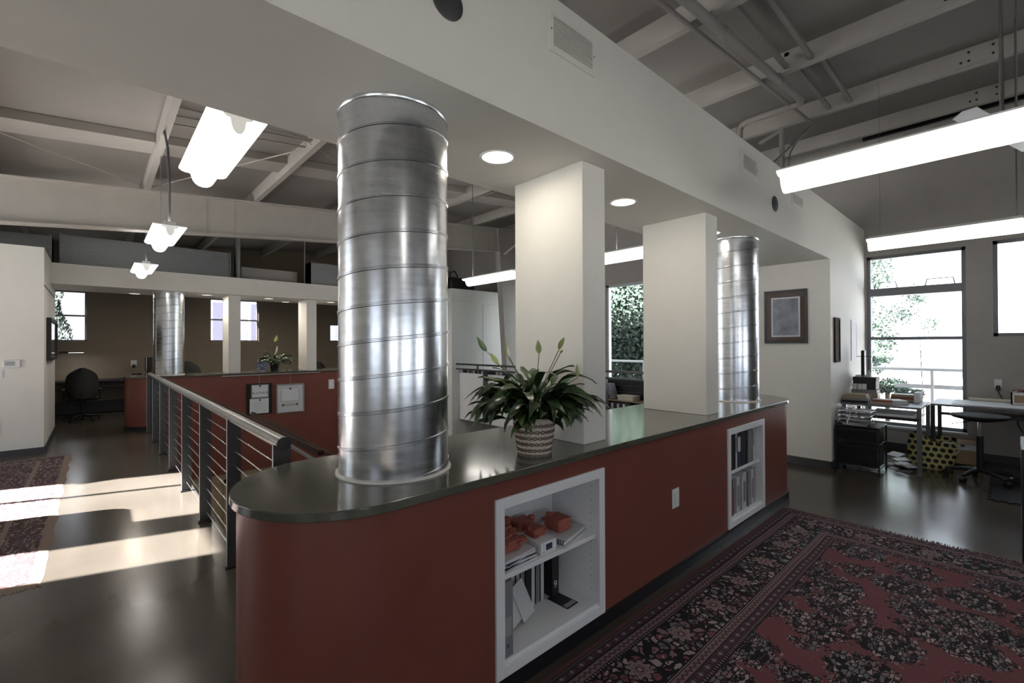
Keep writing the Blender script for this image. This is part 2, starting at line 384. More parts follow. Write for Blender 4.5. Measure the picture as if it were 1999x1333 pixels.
# girders (tapered rigid frame) ------------------------------------------------
def frame(x, label):
    t = thing('roof_girder', label, 'beam', (x, 7.8, 0), 'tapered steel frames')
    zb = lambda y: 3.365+.09*y; zt = lambda y: 3.972+.086*y
    ye = 7.70
    mb = MB(); mb.prism([(-5, zb(-5)), (ye, zb(ye)), (ye+.01, zt(ye)), (-5, zt(-5))], x-.008, x+.008, 'x'); part('web', mb, M['girder'], t)
    mb = MB(); mb.prism([(-5, zb(-5)-.018), (ye, zb(ye)-.018), (ye, zb(ye)), (-5, zb(-5))], x-.1, x+.1, 'x'); part('bottom_flange', mb, M['girder'], t)
    mb = MB(); mb.prism([(-5, zt(-5)-.018), (9.0, zt(9.0)-.018), (9.0, zt(9.0)), (-5, zt(-5))], x-.1, x+.1, 'x'); part('top_flange', mb, M['girder'], t)
    mb = MB(); mb.prism([(7.66, 4.62), (7.70, zb(7.7)), (7.97, .4), (7.99, 0), (8.01, 0), (7.99, .4), (7.72, zb(7.7)), (7.68, 4.62)], x-.09, x+.09, 'x'); part('column_flange', mb, M['steel_paint'], t)
    mb = MB(); mb.prism([(7.70, zb(7.7)), (7.99, 0), (9.0, 0), (9.0, zt(9.0)), (7.70, zt(7.7))], x-.008, x+.008, 'x'); part('column_web', mb, M['taupe'], t)
    for yy in (-2, 1.35, 1.75, 4.6):
        mb = MB(); mb.box(x+.006, x+.014, yy, yy+.008, zb(yy), zt(yy)-.02); part('stiffener', mb, M['girder'], t)
    return t
frame(-9.0, 'big cream tapered steel girder and column crossing above the stair opening')
# brace rods
def rod(pts, r, label, cat='rod', name='brace_rod', mat='steel_paint', group='roof brace rods'):
    mb = MB(); mb.tube(pts, r, 6); return tag(part(name, mb, M[mat]), label, cat, group)
rod([(-8.92, .62, 4.07), (-3.4, 3.38, 4.29)], .008, 'thin brace rod rising right behind the nearest batwing light')
rod([(-8.92, .55, 4.07), (-4.5, -3.2, 3.72)], .008, 'thin brace rod rising to the left picture edge')
rod([(-8.9, 5.3, 4.48), (-3.5, 5.8, 4.515)], .008, 'thin brace rod seen between the near duct column and first white pillar')
rod([(-6.0, 2.0, 4.2), (-6.9, 3.9, 3.9)], .004, 'hair-thin hanging wire beside the near duct column', name='hanging_wire', group='hanging wires')
for k, (xa, xb) in enumerate(((-6.35, -6.28), (-6.1, -6.05), (-5.85, -6.0))):
    rod([(xa, .62, zroof(.62)+.10), (xb, 2.04, zroof(2.04)+.10)], .013, ['left', 'middle', 'right'][k]+' one of three thin angles behind the nearest batwing light', name='bridging_angle', group='bridging angles')
for k, (x, ya, yb) in enumerate(((-1.33, 3.9, 5.24), (-1.33, 5.5, 6.88), (-1.55, 3.66, 5.24), (-1.55, 5.24, 6.88))):
    mb = MB(); a = (x, ya, zroof(ya)+.17); b = (x-.03, yb, zroof(yb)+.03)
    mb.prism([(ya, zroof(ya)+.15), (yb, zroof(yb)+.02), (yb, zroof(yb)+.06), (ya, zroof(ya)+.19)], x-.02, x+.02, 'x')
    tag(part('flange_brace', mb, M['deck']), ['flange brace above the bulkhead nearest the fan, near bay', 'flange brace nearest the fan, far bay', 'flange brace beside the large pipe, near bay', 'flange brace beside the large pipe, far bay'][k], 'brace', 'purlin flange braces')
rod([(-8.9, 7.85, 3.98), (-7.4, 7.95, 4.62)], .03, 'short diagonal brace at the girder column knee', 'brace', 'knee_brace')
# pipes over the bulkhead
mb = MB(); zp = lambda y, d=0: zroof(y)-.05+d
mb.tube([(-1.635, -4.5, zp(-4.5)), (-1.635, 6.03, zp(6.03)), (-1.66, 6.10, zp(6.1)-.0), (-1.72, 6.12, zp(6.12)), (-2.28, 6.13, zp(6.13)+.0), (-2.34, 6.13, zp(6.13)-.03), (-2.36, 6.13, zp(6.13)-.08), (-2.36, 6.13, 3.44)], .04, 12)
t = thing('large_pipe', 'large grey painted pipe turning down into the bulkhead top', 'pipe', (-2.36, 6.13, 3.444)); part('pipe', mb, M['deck'], t, 40)
mb = MB(); mb.tube([(-1.635, 3.9, zp(3.9)), (-1.635, 4.0, zp(4.0))], .052, 12); part('coupling', mb, M['deck'], t, 40)
mb = MB(); mb.tube([(-1.635, 5.32, zp(5.32)), (-1.635, 5.40, zp(5.4))], .05, 12); part('coupling', mb, M['deck'], t, 40)
mb = MB(); mb.tube([(-1.78, -4.5, zp(-4.5, .02)), (-1.78, 7.05, zp(7.05, .02))], .019, 8)
t = thing('small_pipe', 'small conduit running beside the large grey pipe', 'pipe', (-1.78, 7.0, zp(7.))); part('pipe', mb, M['deck'], t, 40)
for y in (3.62, 5.2):
    mb = MB(); mb.box(-1.80, -1.60, y, y+.04, zp(y)+.045, zp(y)+.055); part('strap', mb, M['steel_paint'], t)
mb = MB(); mb.tube([(-1.86, 6.1, 3.44), (-1.86, 6.1, 4.2), (-2.2, 6.4, 4.25)], .03, 10); tag(part('riser_pipe', mb, M['deck'], smooth=40), 'short vertical riser pipe standing on the bulkhead right of the large pipe', 'pipe')
mb = MB(); mb.tube([(-2.2, 5.9, 3.44), (-2.2, 5.9, 4.05)], .035, 10); tag(part('riser_pipe', mb, M['deck'], smooth=40), 'short capped riser pipe standing left of the large pipe', 'pipe')
t = thing('turnbuckle_rod', 'slanted brace rod with turnbuckle above the second wall grille', 'rod', (-1.75, 5.3, 3.56))
mb = MB(); mb.tube([(-1.75, 7.0, 4.52), (-1.72, 5.25, 3.50)], .012, 8); part('rod', mb, M['deck'], t)
mb = MB(); mb.tube([(-1.738, 6.25, 4.09), (-1.733, 5.95, 3.91)], .022, 8); part('turnbuckle', mb, M['deck'], t)

# ducts over the far bulkhead -------------------------------------------------
def duct(x0, x1, y0, y1, z0, z1, label):
    t = thing('air_duct', label, 'duct', ((x0+x1)/2, (y0+y1)/2, z0), 'galvanised ducts over the far bulkhead')
    mb = MB(); mb.box(x0, x1, y0, y1, z0, z1); part('duct_body', mb, M['galv_dull'], t)
    for y in (y0, y1-.03):
        mb = MB(); mb.box(x0-.02, x1+.02, y, y+.03, z0-.0, z1+.02); part('duct_flange', mb, M['galv_dull'], t)
    return t
duct(-12.4, -11.9, -.50, 2.25, 3.101, 3.72, 'long galvanised box duct resting above the far corridor bulkhead')
duct(-12.4, -11.9, -3.4, -.6, 3.151, 3.66, 'dark box duct above the white wall block, far left')
duct(-12.4, -11.9, 4.0, 6.0, 3.101, 3.72, 'short box duct beside the near duct column')
mb = MB(); mb.tube([(-12.05, 2.42, 3.10), (-12.05, 2.42, 4.35)], .07, 16); t = tag(part('vent_pipe', mb, M['galv_dull'], smooth=40), 'vertical galvanised pipe at the end of the long box duct', 'pipe')
mb = MB(); mb.tube([(-12.05, 3.9, 3.10), (-12.05, 3.9, 4.45)], .012, 8); tag(part('hanger_rod', mb, M['steel_paint']), 'thin vertical hanger rod left of the short box duct', 'rod')
mb = MB(); mb.box(-12.5, -12.3, 2.5, 3.8, 3.10, 3.5); tag(part('parapet_panel', mb, M['taupe']), 'low taupe panel behind the thin hanger rod', 'panel')

# ================================================================ COUNTERS
ZS = 1.036
def stadium(xc, r, ya, yb, n=40):
    p = [(xc+r*math.cos(PI+PI*i/n), ya+r*math.sin(PI+PI*i/n)) for i in range(n+1)]
    return p+[(xc+r*math.cos(PI*i/n), yb+r*math.sin(PI*i/n)) for i in range(n+1)]
def counter(xc, s, niches, label, slab_label):
    """s=+1: the face with the niches looks to +X"""
    t = thing('counter', label, 'counter', (xc, 3.1, 0))
    r = .43; n = 40; th = .02; mb = MB()
    def shell(pts, z0, z1):
        k = len(pts); vs = []
        for (x, y, ix, iy) in pts: vs += [(x, y, z0), (x, y, z1), (ix, iy, z1), (ix, iy, z0)]
        fs = []
        for i in range(k-1):
            for a in range(4): b = (a+1) % 4; fs.append((i*4+a, i*4+b, i*4+4+b, i*4+4+a))
        fs += [(0,3,2,1), ((k-1)*4, (k-1)*4+1, (k-1)*4+2, (k-1)*4+3)]
        mb.add(vs, fs)
    ya, yb = .845, 5.345
    arc = lambda y0, a0: [(xc+r*math.cos(a0+PI*i/n), y0+r*math.sin(a0+PI*i/n), xc+(r-th)*math.cos(a0+PI*i/n), y0+(r-th)*math.sin(a0+PI*i/n)) for i in range(n+1)]
    shell(arc(ya, PI), 0, 1.0); shell(arc(yb, 0), 0, 1.0)
    xo, xi = xc+s*r, xc+s*(r-th)
    mb.box(xc-s*r, xc-s*(r-th), ya, yb, 0, 1.0)
    y = ya
    for (a, b, z0, z1) in niches:
        mb.box(xi, xo, y, a, 0, 1.0); mb.box(xi, xo, a, b, 0, z0); mb.box(xi, xo, a, b, z1, 1.0); y = b
    mb.box(xi, xo, y, yb, 0, 1.0)
    part('body', mb, M['red'], t, smooth=30)
    mb = MB(); mb.prism(stadium(xc, r+(.019 if niches else .004), ya, yb), 0, .07); part('kick_base', mb, M['base'], t, smooth=30)
    for k, (a, b, z0, z1) in enumerate(niches):
        fr = MB(); x0, x1 = xo, xo+s*.014; fwd = .052
        a0, b0, c0, d0 = a-.03, b+.03, z0-.03, z1+.03
        fr.box(x0, x1, a0, a0+fwd, c0, d0); fr.box(x0, x1, b0-fwd, b0, c0, d0); fr.box(x0, x1, a0+fwd, b0-fwd, d0-fwd, d0); fr.box(x0, x1, a0+fwd, b0-fwd, c0, c0+fwd)
        f = part('niche_frame', fr, M['white'], t, bevel=.002)
        bx = MB(); dpt = .36; xb = xo-s*dpt
        bx.box(xb-s*.01, xb, a, b, z0, z1)
        bx.box(xb, xo, a, a+.018, z0, z1); bx.box(xb, xo, b-.018, b, z0, z1); bx.box(xb, xo, a, b, z0, z0+.018+.022); bx.box(xb, xo, a, b, z1-.018, z1)
        part('niche_box', bx, M['white'], t)
        sh = MB(); sh.box(xb+s*.002, xo-s*.02, a+.019, b-.019, .508, .533); part('shelf', sh, M['white'], t, bevel=.002)
        hs = MB()
        for xx in (xo-s*.05, xo-s*.30):
            for q in range(18):
                z = z0+.10+q*.040
                if z < z1-.06: hs.tube([(xx, b-.0185, z), (xx, b-.0178, z)], .0028, 6)
        part('shelf_pin_holes', hs, M['black'], t)['kind'] = 'stuff'
    sb = MB(); sb.prism(stadium(xc, .455, ya, yb, 48), 1.0, ZS)
    wt = part('worktop', sb, M['slab'], smooth=30); b = wt.modifiers.new('bevel', 'BEVEL'); b.width = .004; b.segments = 2; b.limit_method = 'ANGLE'; b.angle_limit = 1.2
    tag(wt, slab_label, 'worktop')
    return t
NEAR, FAR = -2.055, -11.765
counter(NEAR, 1, [(1.396, 2.166, .105, .885), (3.945, 4.71, .105, .885)], 'long oxide red counter with round end and white book niches, in the foreground',
        'dark olive stone worktop with rounded ends under the potted plant')
counter(FAR, -1, [], 'far oxide red counter across the stair opening, certificates on its side', 'dark worktop of the far counter, carrying the distant potted plant')

def pillar(xc, y0, y1, x0, x1, ztop, label):
    mb = MB(); mb.box(x0, x1, y0, y1, ZS, ztop); o = part('pillar', mb, M['wall'], bevel=.004); tag(o, label, 'pillar', 'white square pillars on the counters'); return o
pillar(0, 2.145, 2.365, -2.32, -1.725, 2.734, 'white slab pillar standing right behind the basket plant')
pillar(0, 3.765, 3.985, -2.32, -1.725, 2.734, 'white slab pillar beside the farther near-counter duct column')
pillar(0, 2.13, 2.36, -12.095, -11.48, 2.734, 'distant white pillar in front of the middle back window')
pillar(0, 3.76, 3.99, -12.095, -11.48, 2.734, 'distant white pillar just right of the far potted plant')

def duct_column(x, y, label):
    r = .258; t = thing('duct_column', label, 'column', (x, y, ZS), 'spiral duct columns')
    mb = MB(); mb.lathe([(r, ZS+.002), (r, 2.734)], (x, y, 0), 96); part('pipe', mb, M['galv'], t, smooth=30)
    mb = MB(); pitch = .157; n = 72; turns = (2.734-ZS-.03)/pitch; vs = []; fs = []; N = int(turns*n)
    prof = [(-.0005, -.0085), (.0045, -.0055), (.0045, -.001), (.0012, 0), (.0045, .001), (.0045, .0055), (-.0005, .0085)]
    for i in range(N+1):
        a = 2*PI*i/n; z = ZS+.012+pitch*i/n
        for dr, dz in prof: vs.append((x+(r+dr)*math.cos(a), y+(r+dr)*math.sin(a), z+dz))
    k = len(prof)
    for i in range(N):
        for j in range(k-1): fs.append((i*k+j, (i+1)*k+j, (i+1)*k+j+1, i*k+j+1))
    mb.add(vs, fs); part('spiral_seam', mb, M['galv'], t, smooth=50)
    mb = MB(); mb.lathe([(r+.001, ZS), (r+.014, ZS), (r+.014, ZS+.006), (r+.008, ZS+.011), (r+.001, ZS+.012)], (x, y, 0), 96, cap=False); part('sealant_ring', mb, M['caulk'], t, smooth=60)
    mb = MB(); mb.lathe([(r+.001, 2.715), (r+.006, 2.722), (r+.006, 2.734), (r+.001, 2.734)], (x, y, 0), 96, cap=False); part('top_ring', mb, M['galv'], t, smooth=60)
    return t
duct_column(-2.04, 1.08, 'large spiral steel duct column standing on the near end of the counter')
duct_column(-2.04, 5.06, 'spiral steel duct column at the far end of the near counter')
duct_column(-11.78, 1.12, 'distant spiral steel duct column on the left end of the far counter')

# ================================================================ RAILINGS
def post_plate(x, yc, z0, z1, parent, mat):
    mb = MB(); mb.box(x-.006, x+.006, yc-.043, yc+.047, z0, z1); p = part('post', mb, mat, parent)
    mb = MB(); mb.box(x-.0065, x+.0065, yc-.0455, yc-.043, z0, z1); part('lit_edge_strip', mb, M['edge'], p)  # strip paints the lit edge of the post into its colour
    return p
t = thing('cable_railing', 'grey steel cable railing running away along the stair opening', 'railing', (-6.8, .757, 0))
px = [-2.72, -3.90, -5.09, -6.28, -7.47, -8.66, -9.85, -11.02]
for x in px:
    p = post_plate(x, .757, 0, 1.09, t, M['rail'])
    mb = MB(); mb.box(x-.03, x+.03, .70, .815, 0, .010); mb.tube([(x+.02, .71, .01), (x+.02, .71, .02)], .008, 6); mb.tube([(x+.02, .80, .01), (x+.02, .80, .02)], .008, 6)
    part('foot_plate', mb, M['raildark'], p)
mb = MB(); mb.tube([(-11.05, .757, 1.10), (-2.68, .757, 1.10)], .036, 20); part('top_rail', mb, M['railtop'], t, smooth=40)
mb = MB(); mb.tube([(-2.682, .757, 1.10), (-2.674, .757, 1.10)], .0365, 20); part('end_cap', mb, M['raildark'], t, smooth=40)
for k in range(9):
    z = .105+k*.108; mb = MB(); mb.tube([(-11.02, .757, z), (-2.72, .757, z)], .0033, 6); part('cable', mb, M['cable'], t, smooth=60)
mb = MB(); mb.box(-11.1, -2.53, .826, .838, -.3, .004); tag(part('floor_edge_angle', mb, M['raildark']), 'dark steel angle edging the stair opening below the near railing', 'edging')
t = thing('wooden_handrail', 'dark wooden handrail behind the near cable railing', 'handrail', (-6.8, 1.0, 0))
mb = MB(); mb.obox((-6.75, .93, 1.035), 8.3, .035, .03, 0, 0, 0); part('rail', mb, M['wood'], t, bevel=.008)
mb = MB(); mb.tube([(-4.6, 1.02, .955), (-2.55, 1.02, .90)], .012, 8); part('lower_bar', mb, M['raildark'], t)
mb = MB(); mb.obox((-3.6, 1.06, .985), 2.2, .03, .03, 0, 0, .025); part('lower_rail', mb, M['wood'], t, bevel=.006)
for x in px[1:]:
    mb = MB(); mb.tube([(x, .815, 1.0), (x, .93, 1.015)], .008, 6); part('bracket', mb, M['raildark'], t)
# far railing, along y = 7.12
t = thing('guard_railing', 'dark double-bar railing at the far end of the stair opening', 'railing', (-6.4, 7.12, 0))
for x in (-10.28, -8.80, -7.6, -6.38, -5.21, -3.9, -2.62):
    mb = MB(); mb.box(x-.02, x+.02, 7.06, 7.18, -.3, 1.0); p = part('post', mb, M['rail'], t)
    if x in (-10.28, -8.80, -5.21): p['label'] = 'visible flat post'
mb = MB(); mb.box(-10.32, -2.5, 7.09, 7.15, 1.10, 1.145); part('top_rail', mb, M['rail'], t, bevel=.005)
mb = MB(); mb.box(-10.6, -2.5, 7.085, 7.155, .975, 1.015); part('middle_rail', mb, M['rail'], t, bevel=.005)
for x in (-10.28, -9.1, -7.6, -6.38, -5.21, -3.9):
    mb = MB(); mb.box(x-.02, x+.02, 7.1, 7.14, 1.0, 1.11); part('rail_spacer', mb, M['rail'], t)
for z in (.22, .40, .58, .76, .88):
    mb = MB(); mb.tube([(-6.9, 7.12, z), (-2.6, 7.12, z)], .0035, 6); part('cable', mb, M['cable'], t)
mb = MB(); mb.box(-9.97, -6.95, 7.185, 7.198, -.34, .885); tag(part('infill_panel', mb, M['white']), 'white infill panel below the far railing, behind the plant leaves', 'panel')
t = thing('wall_shelf', 'white shelf of books just behind the far railing', 'shelf', (-8.8, 7.4, 0)); mb = MB(); mb.box(-10.4, -6.95, 7.26, 7.56, .86, .885); part('board', mb, M['white'], t)
for xx in (-10.38, -6.97):
    mb = MB(); mb.box(xx-.015, xx+.015, 7.26, 7.56, 0, .86); part('side_panel', mb, M['white'], t)
bcol = [plain('book_black', (.02,.02,.022), .5), plain('book_grey', (.22,.22,.24), .5), plain('book_white', (.6,.6,.62), .5), plain('book_navy', (.03,.04,.09), .5), plain('book_rust', (.24,.075,.05), .5), plain('book_green', (.05,.09,.07), .5), plain('book_tan', (.33,.27,.19), .5)]
cn = ['black', 'grey', 'white', 'navy', 'rust', 'green', 'tan']
def book(x0, x1, y0, y1, z0, z1, ci, label, group, spine='-y', lean=0):
    """upright book: spine looks to -y or +x"""
    c = Vector(((x0+x1)/2, (y0+y1)/2, z0)); t = thing('book', label, 'book', c, group)
    e = .003; mb = MB()
    if spine == '-y':
        cv = MB(); cv.box(x0, x0+e, y0, y1, z0, z1); cv.box(x1-e, x1, y0, y1, z0, z1); cv.box(x0, x1, y0, y0+e, z0, z1); pg = MB(); pg.box(x0+e, x1-e, y0+e, y1-.004, z0+.004, z1-.004)
    else:
        cv = MB(); cv.box(x0, x1, y0, y0+e, z0, z1); cv.box(x0, x1, y1-e, y1, z0, z1); cv.box(x1-e, x1, y0, y1, z0, z1); pg = MB(); pg.box(x0+.004, x1-e, y0+e, y1-e, z0+.004, z1-.004)
    part('cover', cv, bcol[ci], t); part('pages', pg, M['paper'], t)
    if lean: t.rotation_euler = (lean, 0, 0) if spine != '-y' else (0, lean, 0)
    return t
x = -10.2; k = 0; pos_w = ['leftmost', 'second', 'third', 'fourth', 'fifth', 'sixth', 'seventh', 'eighth', 'ninth', 'tenth', 'eleventh', 'twelfth', 'thirteenth', 'fourteenth', 'fifteenth', 'sixteenth', 'seventeenth', 'eighteenth', 'nineteenth', 'twentieth', 'twenty-first', 'twenty-second', 'twenty-third', 'twenty-fourth']
rb = random.Random(5)
while x < -7.7 and k < 24:
    wd = rb.uniform(.05, .11); hh = rb.uniform(.08, .11); ci = rb.choice([0, 0, 1, 2, 2, 3, 0, 6])
    book(x, x+wd, 7.28, 7.46, .8855, .8855+hh, ci, '%s book, %s, from the left in the row behind the far railing' % (cn[ci], pos_w[k]), 'books behind the far railing'); x += wd+rb.choice([.002, .002, .05]); k += 1

# ================================================================ LIGHT FITTINGS
half = [(.152, .0), (.150, -.008), (.132, -.020), (.110, -.026), (.090, -.026), (.080, -.030), (.074, -.050), (.066, -.074), (.050, -.096), (.028, -.110), (0, -.115)]
lower = half+[(-a, b) for a, b in half[::-1][1:]]
def batwing(x0, x1, yc, z, label, wires, power=7, upl=8.5, group='batwing pendant lights'):
    t = thing('pendant_light', label, 'light', ((x0+x1)/2, yc, z), group)
    poly = [(yc+a, z+b) for a, b in lower]
    th = [(yc+a*.98, z+b+.006) for a, b in lower[::-1]]
    mb = MB(); mb.prism(poly+th, x0, x1, 'x'); part('diffuser', mb, M['lamp'], t, smooth=50)
    mb = MB(); mb.prism([(yc-.152, z+.001), (yc+.152, z+.001), (yc+.150, z+.012), (yc+.05, z+.016), (yc+.05, z+.045), (yc-.05, z+.045), (yc-.05, z+.016), (yc-.150, z+.012)], x0, x1, 'x')
    part('housing', mb, M['thermo'], t)
    for xe, d in ((x0, -1), (x1, 1)):
        mb = MB(); mb.prism([(yc+a*.5, z+b*.95-.001) for a, b in lower], xe, xe+d*.006, 'x'); part('end_plate', mb, M['lampend'], t)
    for pts, r in wires:
        mb = MB(); mb.tube(pts, r, 6); part('suspension_wire', mb, M['greymetal'], t, smooth=60)
    for sgn, pw in ((1, power), (-1, upl)):
        if not pw: continue
        l = bpy.data.lights.new('tube_light', 'AREA'); l.shape = 'RECTANGLE'; l.size = x1-x0-.04; l.size_y = .24; l.energy = pw; l.color = (1, .95, .87)
        lo = bpy.data.objects.new('tube_light', l); COL.objects.link(lo); lo.parent = t; lo.location = (0, 0, -.125 if sgn > 0 else .06)
        if sgn < 0: lo.rotation_euler = (PI, 0, 0)
    return t
zr = lambda y: zroof(y)+.2
batwing(-4.13, -2.97, .60, 2.95, 'nearest batwing light, large and lit, left of the near duct column', [([(-3.1, .6, 2.99), (-3.1, .6, zr(.6))], .003), ([(-4.0, .6, 2.99), (-4.0, .6, zr(.6))], .003)])
batwing(-7.36, -6.20, .60, 2.95, 'second batwing light in the left row, above the railing', [([(-6.28, .6, 2.99), (-6.26, .6, 3.4), (-6.22, .58, 3.8), (-6.3, .56, 4.0), (-6.42, .56, zroof(.6)-.01), (-6.5, .56, zroof(.6)+.12)], .013), ([(-7.2, .6, 2.99), (-7.2, .6, zr(.6))], .004)])
batwing(-10.5, -9.36, .60, 2.95, 'smallest batwing light at the end of the left row', [([(-9.42, .6, 2.99), (-9.42, .6, zr(.6))], .012)])
batwing(-6.62, -5.30, 4.98, 2.80, 'batwing light seen left of the first white pillar', [([(-6.5, 4.98, 2.84), (-6.5, 4.98, zr(4.98))], .008)])
batwing(-3.85, -2.6, 4.98, 2.80, 'batwing light seen between the two white pillars', [([(-3.45, 4.98, 2.84), (-3.45, 4.98, zr(4.98))], .008)])
batwing(-1.05, .17, 3.48, 2.775, 'long lit fixture crossing the upper right corner', [([(-1.03, 3.48, 2.81), (-1.01, 3.48, 2.93), (-1.15, 4.3, 3.38), (-1.735, 6.10, 4.0)], .005), ([(.02, 3.48, 2.81), (.02, 3.48, zr(3.48))], .003)], power=3, upl=.3)
batwing(-1.10, .07, 6.50, 2.79, 'smaller lit fixture above the tall window, right side', [([(.03, 6.5, 2.83), (.03, 6.5, zr(6.5))], .006), ([(-1.0, 6.5, 2.83), (-1.0, 6.5, zr(6.5))], .002)], power=3, upl=.3)

batwing(-10.3, -9.1, 4.98, 2.80, 'batwing fill light added out of sight behind the near duct column', [([(-10.1, 4.98, 2.84), (-10.1, 4.98, zr(4.98))], .008)], power=14)  # unseen pendant added to brighten the north end
batwing(.35, 1.55, .6, 2.775, 'fill light added above and behind the camera, outside the picture', [([(.5, .6, 2.81), (.5, .6, zr(.6))], .006), ([(1.4, .6, 2.81), (1.4, .6, zr(.6))], .003)], power=5, upl=.3)  # unseen fixture added as fill for the rug and niche

def downlight(x, y, label, z=2.734, power=4.5, r=.092):
    t = thing('downlight', label, 'light', (x, y, z), 'recessed downlights')
    mb = MB(); mb.lathe([(r+.014, -.001), (r+.012, -.007), (r, -.004), (r, -.001)], (x, y, z), 40, cap=False); part('trim_ring', mb, M['thermo'], t, smooth=60)
    mb = MB(); mb.lathe([(r, -.003), (r, -.0015)], (x, y, z), 40); part('lens', mb, M['down'], t)
    l = bpy.data.lights.new('spot_light', 'AREA'); l.shape = 'DISK'; l.size = .16; l.energy = power; l.color = (1, .90, .76)
    lo = bpy.data.objects.new('spot_light', l); COL.objects.link(lo); lo.parent = t; lo.location = (0, 0, -.02)
    return t
downlight(-2.03, 1.74, 'round downlight between the near duct column and first white pillar')
downlight(-2.03, 3.02, 'round downlight between the two near white pillars')
downlight(-2.03, 4.52, 'round downlight hidden behind the second near pillar')
downlight(-11.78, 1.78, 'far downlight left of the distant first pillar', power=12)
downlight(-11.78, 3.0, 'far downlight midway between the distant pillars', power=12)
downlight(-11.78, 4.45, 'far downlight right of the distant second pillar', power=12)
downlight(-12.42, .60, 'far downlight left of the distant duct column', power=12)
downlight(-12.42, 3.55, 'small far downlight just left of the distant second pillar', power=12)

# ================================================================ WALL FITTINGS ON THE BULKHEAD
def grille(y0, y1, z0, z1, label):
    t = thing('wall_grille', label, 'grille', (-1.6, (y0+y1)/2, z0), 'white air grilles on the bulkhead'); X = -1.6; fwd = .035
    mb = MB(); a, b = X, X+.010
    mb.box(a, b, y0, y0+fwd, z0, z1); mb.box(a, b, y1-fwd, y1, z0, z1); mb.box(a, b, y0+fwd, y1-fwd, z0, z0+fwd); mb.box(a, b, y0+fwd, y1-fwd, z1-fwd, z1); part('frame', mb, M['wall'], t, bevel=.002)
    mb = MB(); mb.box(a, a+.001, y0+fwd, y1-fwd, z0+fwd, z1-fwd); part('backing', mb, M['base'], t)
    n = 9; h = (z1-z0-2*fwd)/n
    for i in range(n):
        mb = MB(); mb.obox((X+.007, (y0+y1)/2, z0+fwd+h*(i+.5)), .018, y1-y0-2*fwd, .003, 0, 0, -.15); part('slat', mb, M['wall'], t)
    for yy in (y0+.017, y1-.017):
        mb = MB(); mb.tube([(b, yy, (z0+z1)/2), (b+.002, yy, (z0+z1)/2)], .004, 8); part('screw', mb, M['dark'], t)
grille(1.715, 2.105, 3.15, 3.375, 'nearest white air grille high on the bulkhead')
grille(4.185, 4.555, 3.145, 3.345, 'middle white air grille above the second pillar')
grille(5.54, 5.92, 3.125, 3.29, 'farthest and smallest white air grille on the bulkhead')
for y, z, l in ((1.095, 3.085, 'dark round speaker disc at the top picture edge'), (5.02, 3.03, 'dark round disc left of the farthest air grille')):
    mb = MB(); c = Vector((-1.6, y, z)); n = 32; pr = [(.078, 0), (.078, .006), (.070, .010), (0.001, .010)]
    vs = []; fs = []
    for r_, d_ in pr:
        for k in range(n): q = 2*PI*k/n; vs.append(c+Vector((d_, r_*math.cos(q), r_*math.sin(q))))
    for i in range(len(pr)-1):
        for k in range(n): k2 = (k+1) % n; fs.append((i*n+k, i*n+k2, (i+1)*n+k2, (i+1)*n+k))
    mb.add(vs, fs); tag(part('wall_speaker', mb, M['basegrey'], smooth=40), l, 'speaker', 'round discs on the bulkhead')
t = thing('light_switch', 'white rocker switch plate on the red counter front', 'switch', (-1.625, 3.04, .47))
mb = MB(); mb.box(-1.625, -1.619, 2.992, 3.088, .475, .61); part('plate', mb, M['thermo'], t, bevel=.002)
mb = MB(); mb.box(-1.619, -1.615, 3.02, 3.06, .505, .58); part('rocker', mb, M['thermo'], t, bevel=.001)

# ================================================================ LEFT WALL, FAR OFFICE
t = thing('thermostat', 'white thermostat with grey screen on the left wall', 'thermostat', (-10, -.915, 1.32))
mb = MB(); mb.box(-10, -9.975, -1.005, -.835, 1.325, 1.435); part('case', mb, M['thermo'], t, bevel=.005)
mb = MB(); mb.box(-9.976, -9.972, -.985, -.885, 1.35, 1.415); part('screen', mb, M['greyplastic'], t)
for a, b, z0, z1, l in ((-1.13, -1.005, 1.17, 1.29, 'white double switch plate below the thermostat'), (-1.13, -1.025, .35, .60, 'low white outlet plate at the left picture edge')):
    t = thing('wall_switch', l, 'switch', (-10, (a+b)/2, z0)); mb = MB(); mb.box(-10, -9.992, a, b, z0, z1); part('plate', mb, M['thermo'], t, bevel=.002)
    for k in (0, 1):
        mb = MB(); yy = a+(b-a)*(.3+.4*k); mb.box(-9.992, -9.987, yy-.018, yy+.018, z0+.03, z1-.03); part('rocker', mb, M['white'], t)
t = thing('framed_picture', 'large black framed glazed picture on the side of the white block', 'picture', (-11.2, -.587, 1.38))
mb = MB(); x0, x1, z0, z1 = -12.15, -10.45, 1.40, 2.10; yf = -.53
mb.box(x0, x0+.06, -.585, yf, z0, z1); mb.box(x1-.06, x1, -.585, yf, z0, z1); mb.box(x0+.06, x1-.06, -.585, yf, z0, z0+.06); mb.box(x0+.06, x1-.06, -.585, yf, z1-.06, z1); part('frame', mb, M['black'], t)
gm = G('glossy_dark_print'); gm.set(color=gm.ramp(gm.noise(2.2, 2), [(.4, (.02,.02,.022)), (.6, (.12,.11,.10))]), rough=.06); M['print'] = gm.m
mb = MB(); mb.box(x0+.06, x1-.06, -.582, -.55, z0+.06, z1-.06); part('print', mb, M['print'], t)
mb = MB(); mb.box(-12.4, -9.99, -.587, -.575, 2.56, 2.575); tag(part('picture_rail', mb, M['greymetal']), 'thin metal picture rail above the black framed picture', 'rail')

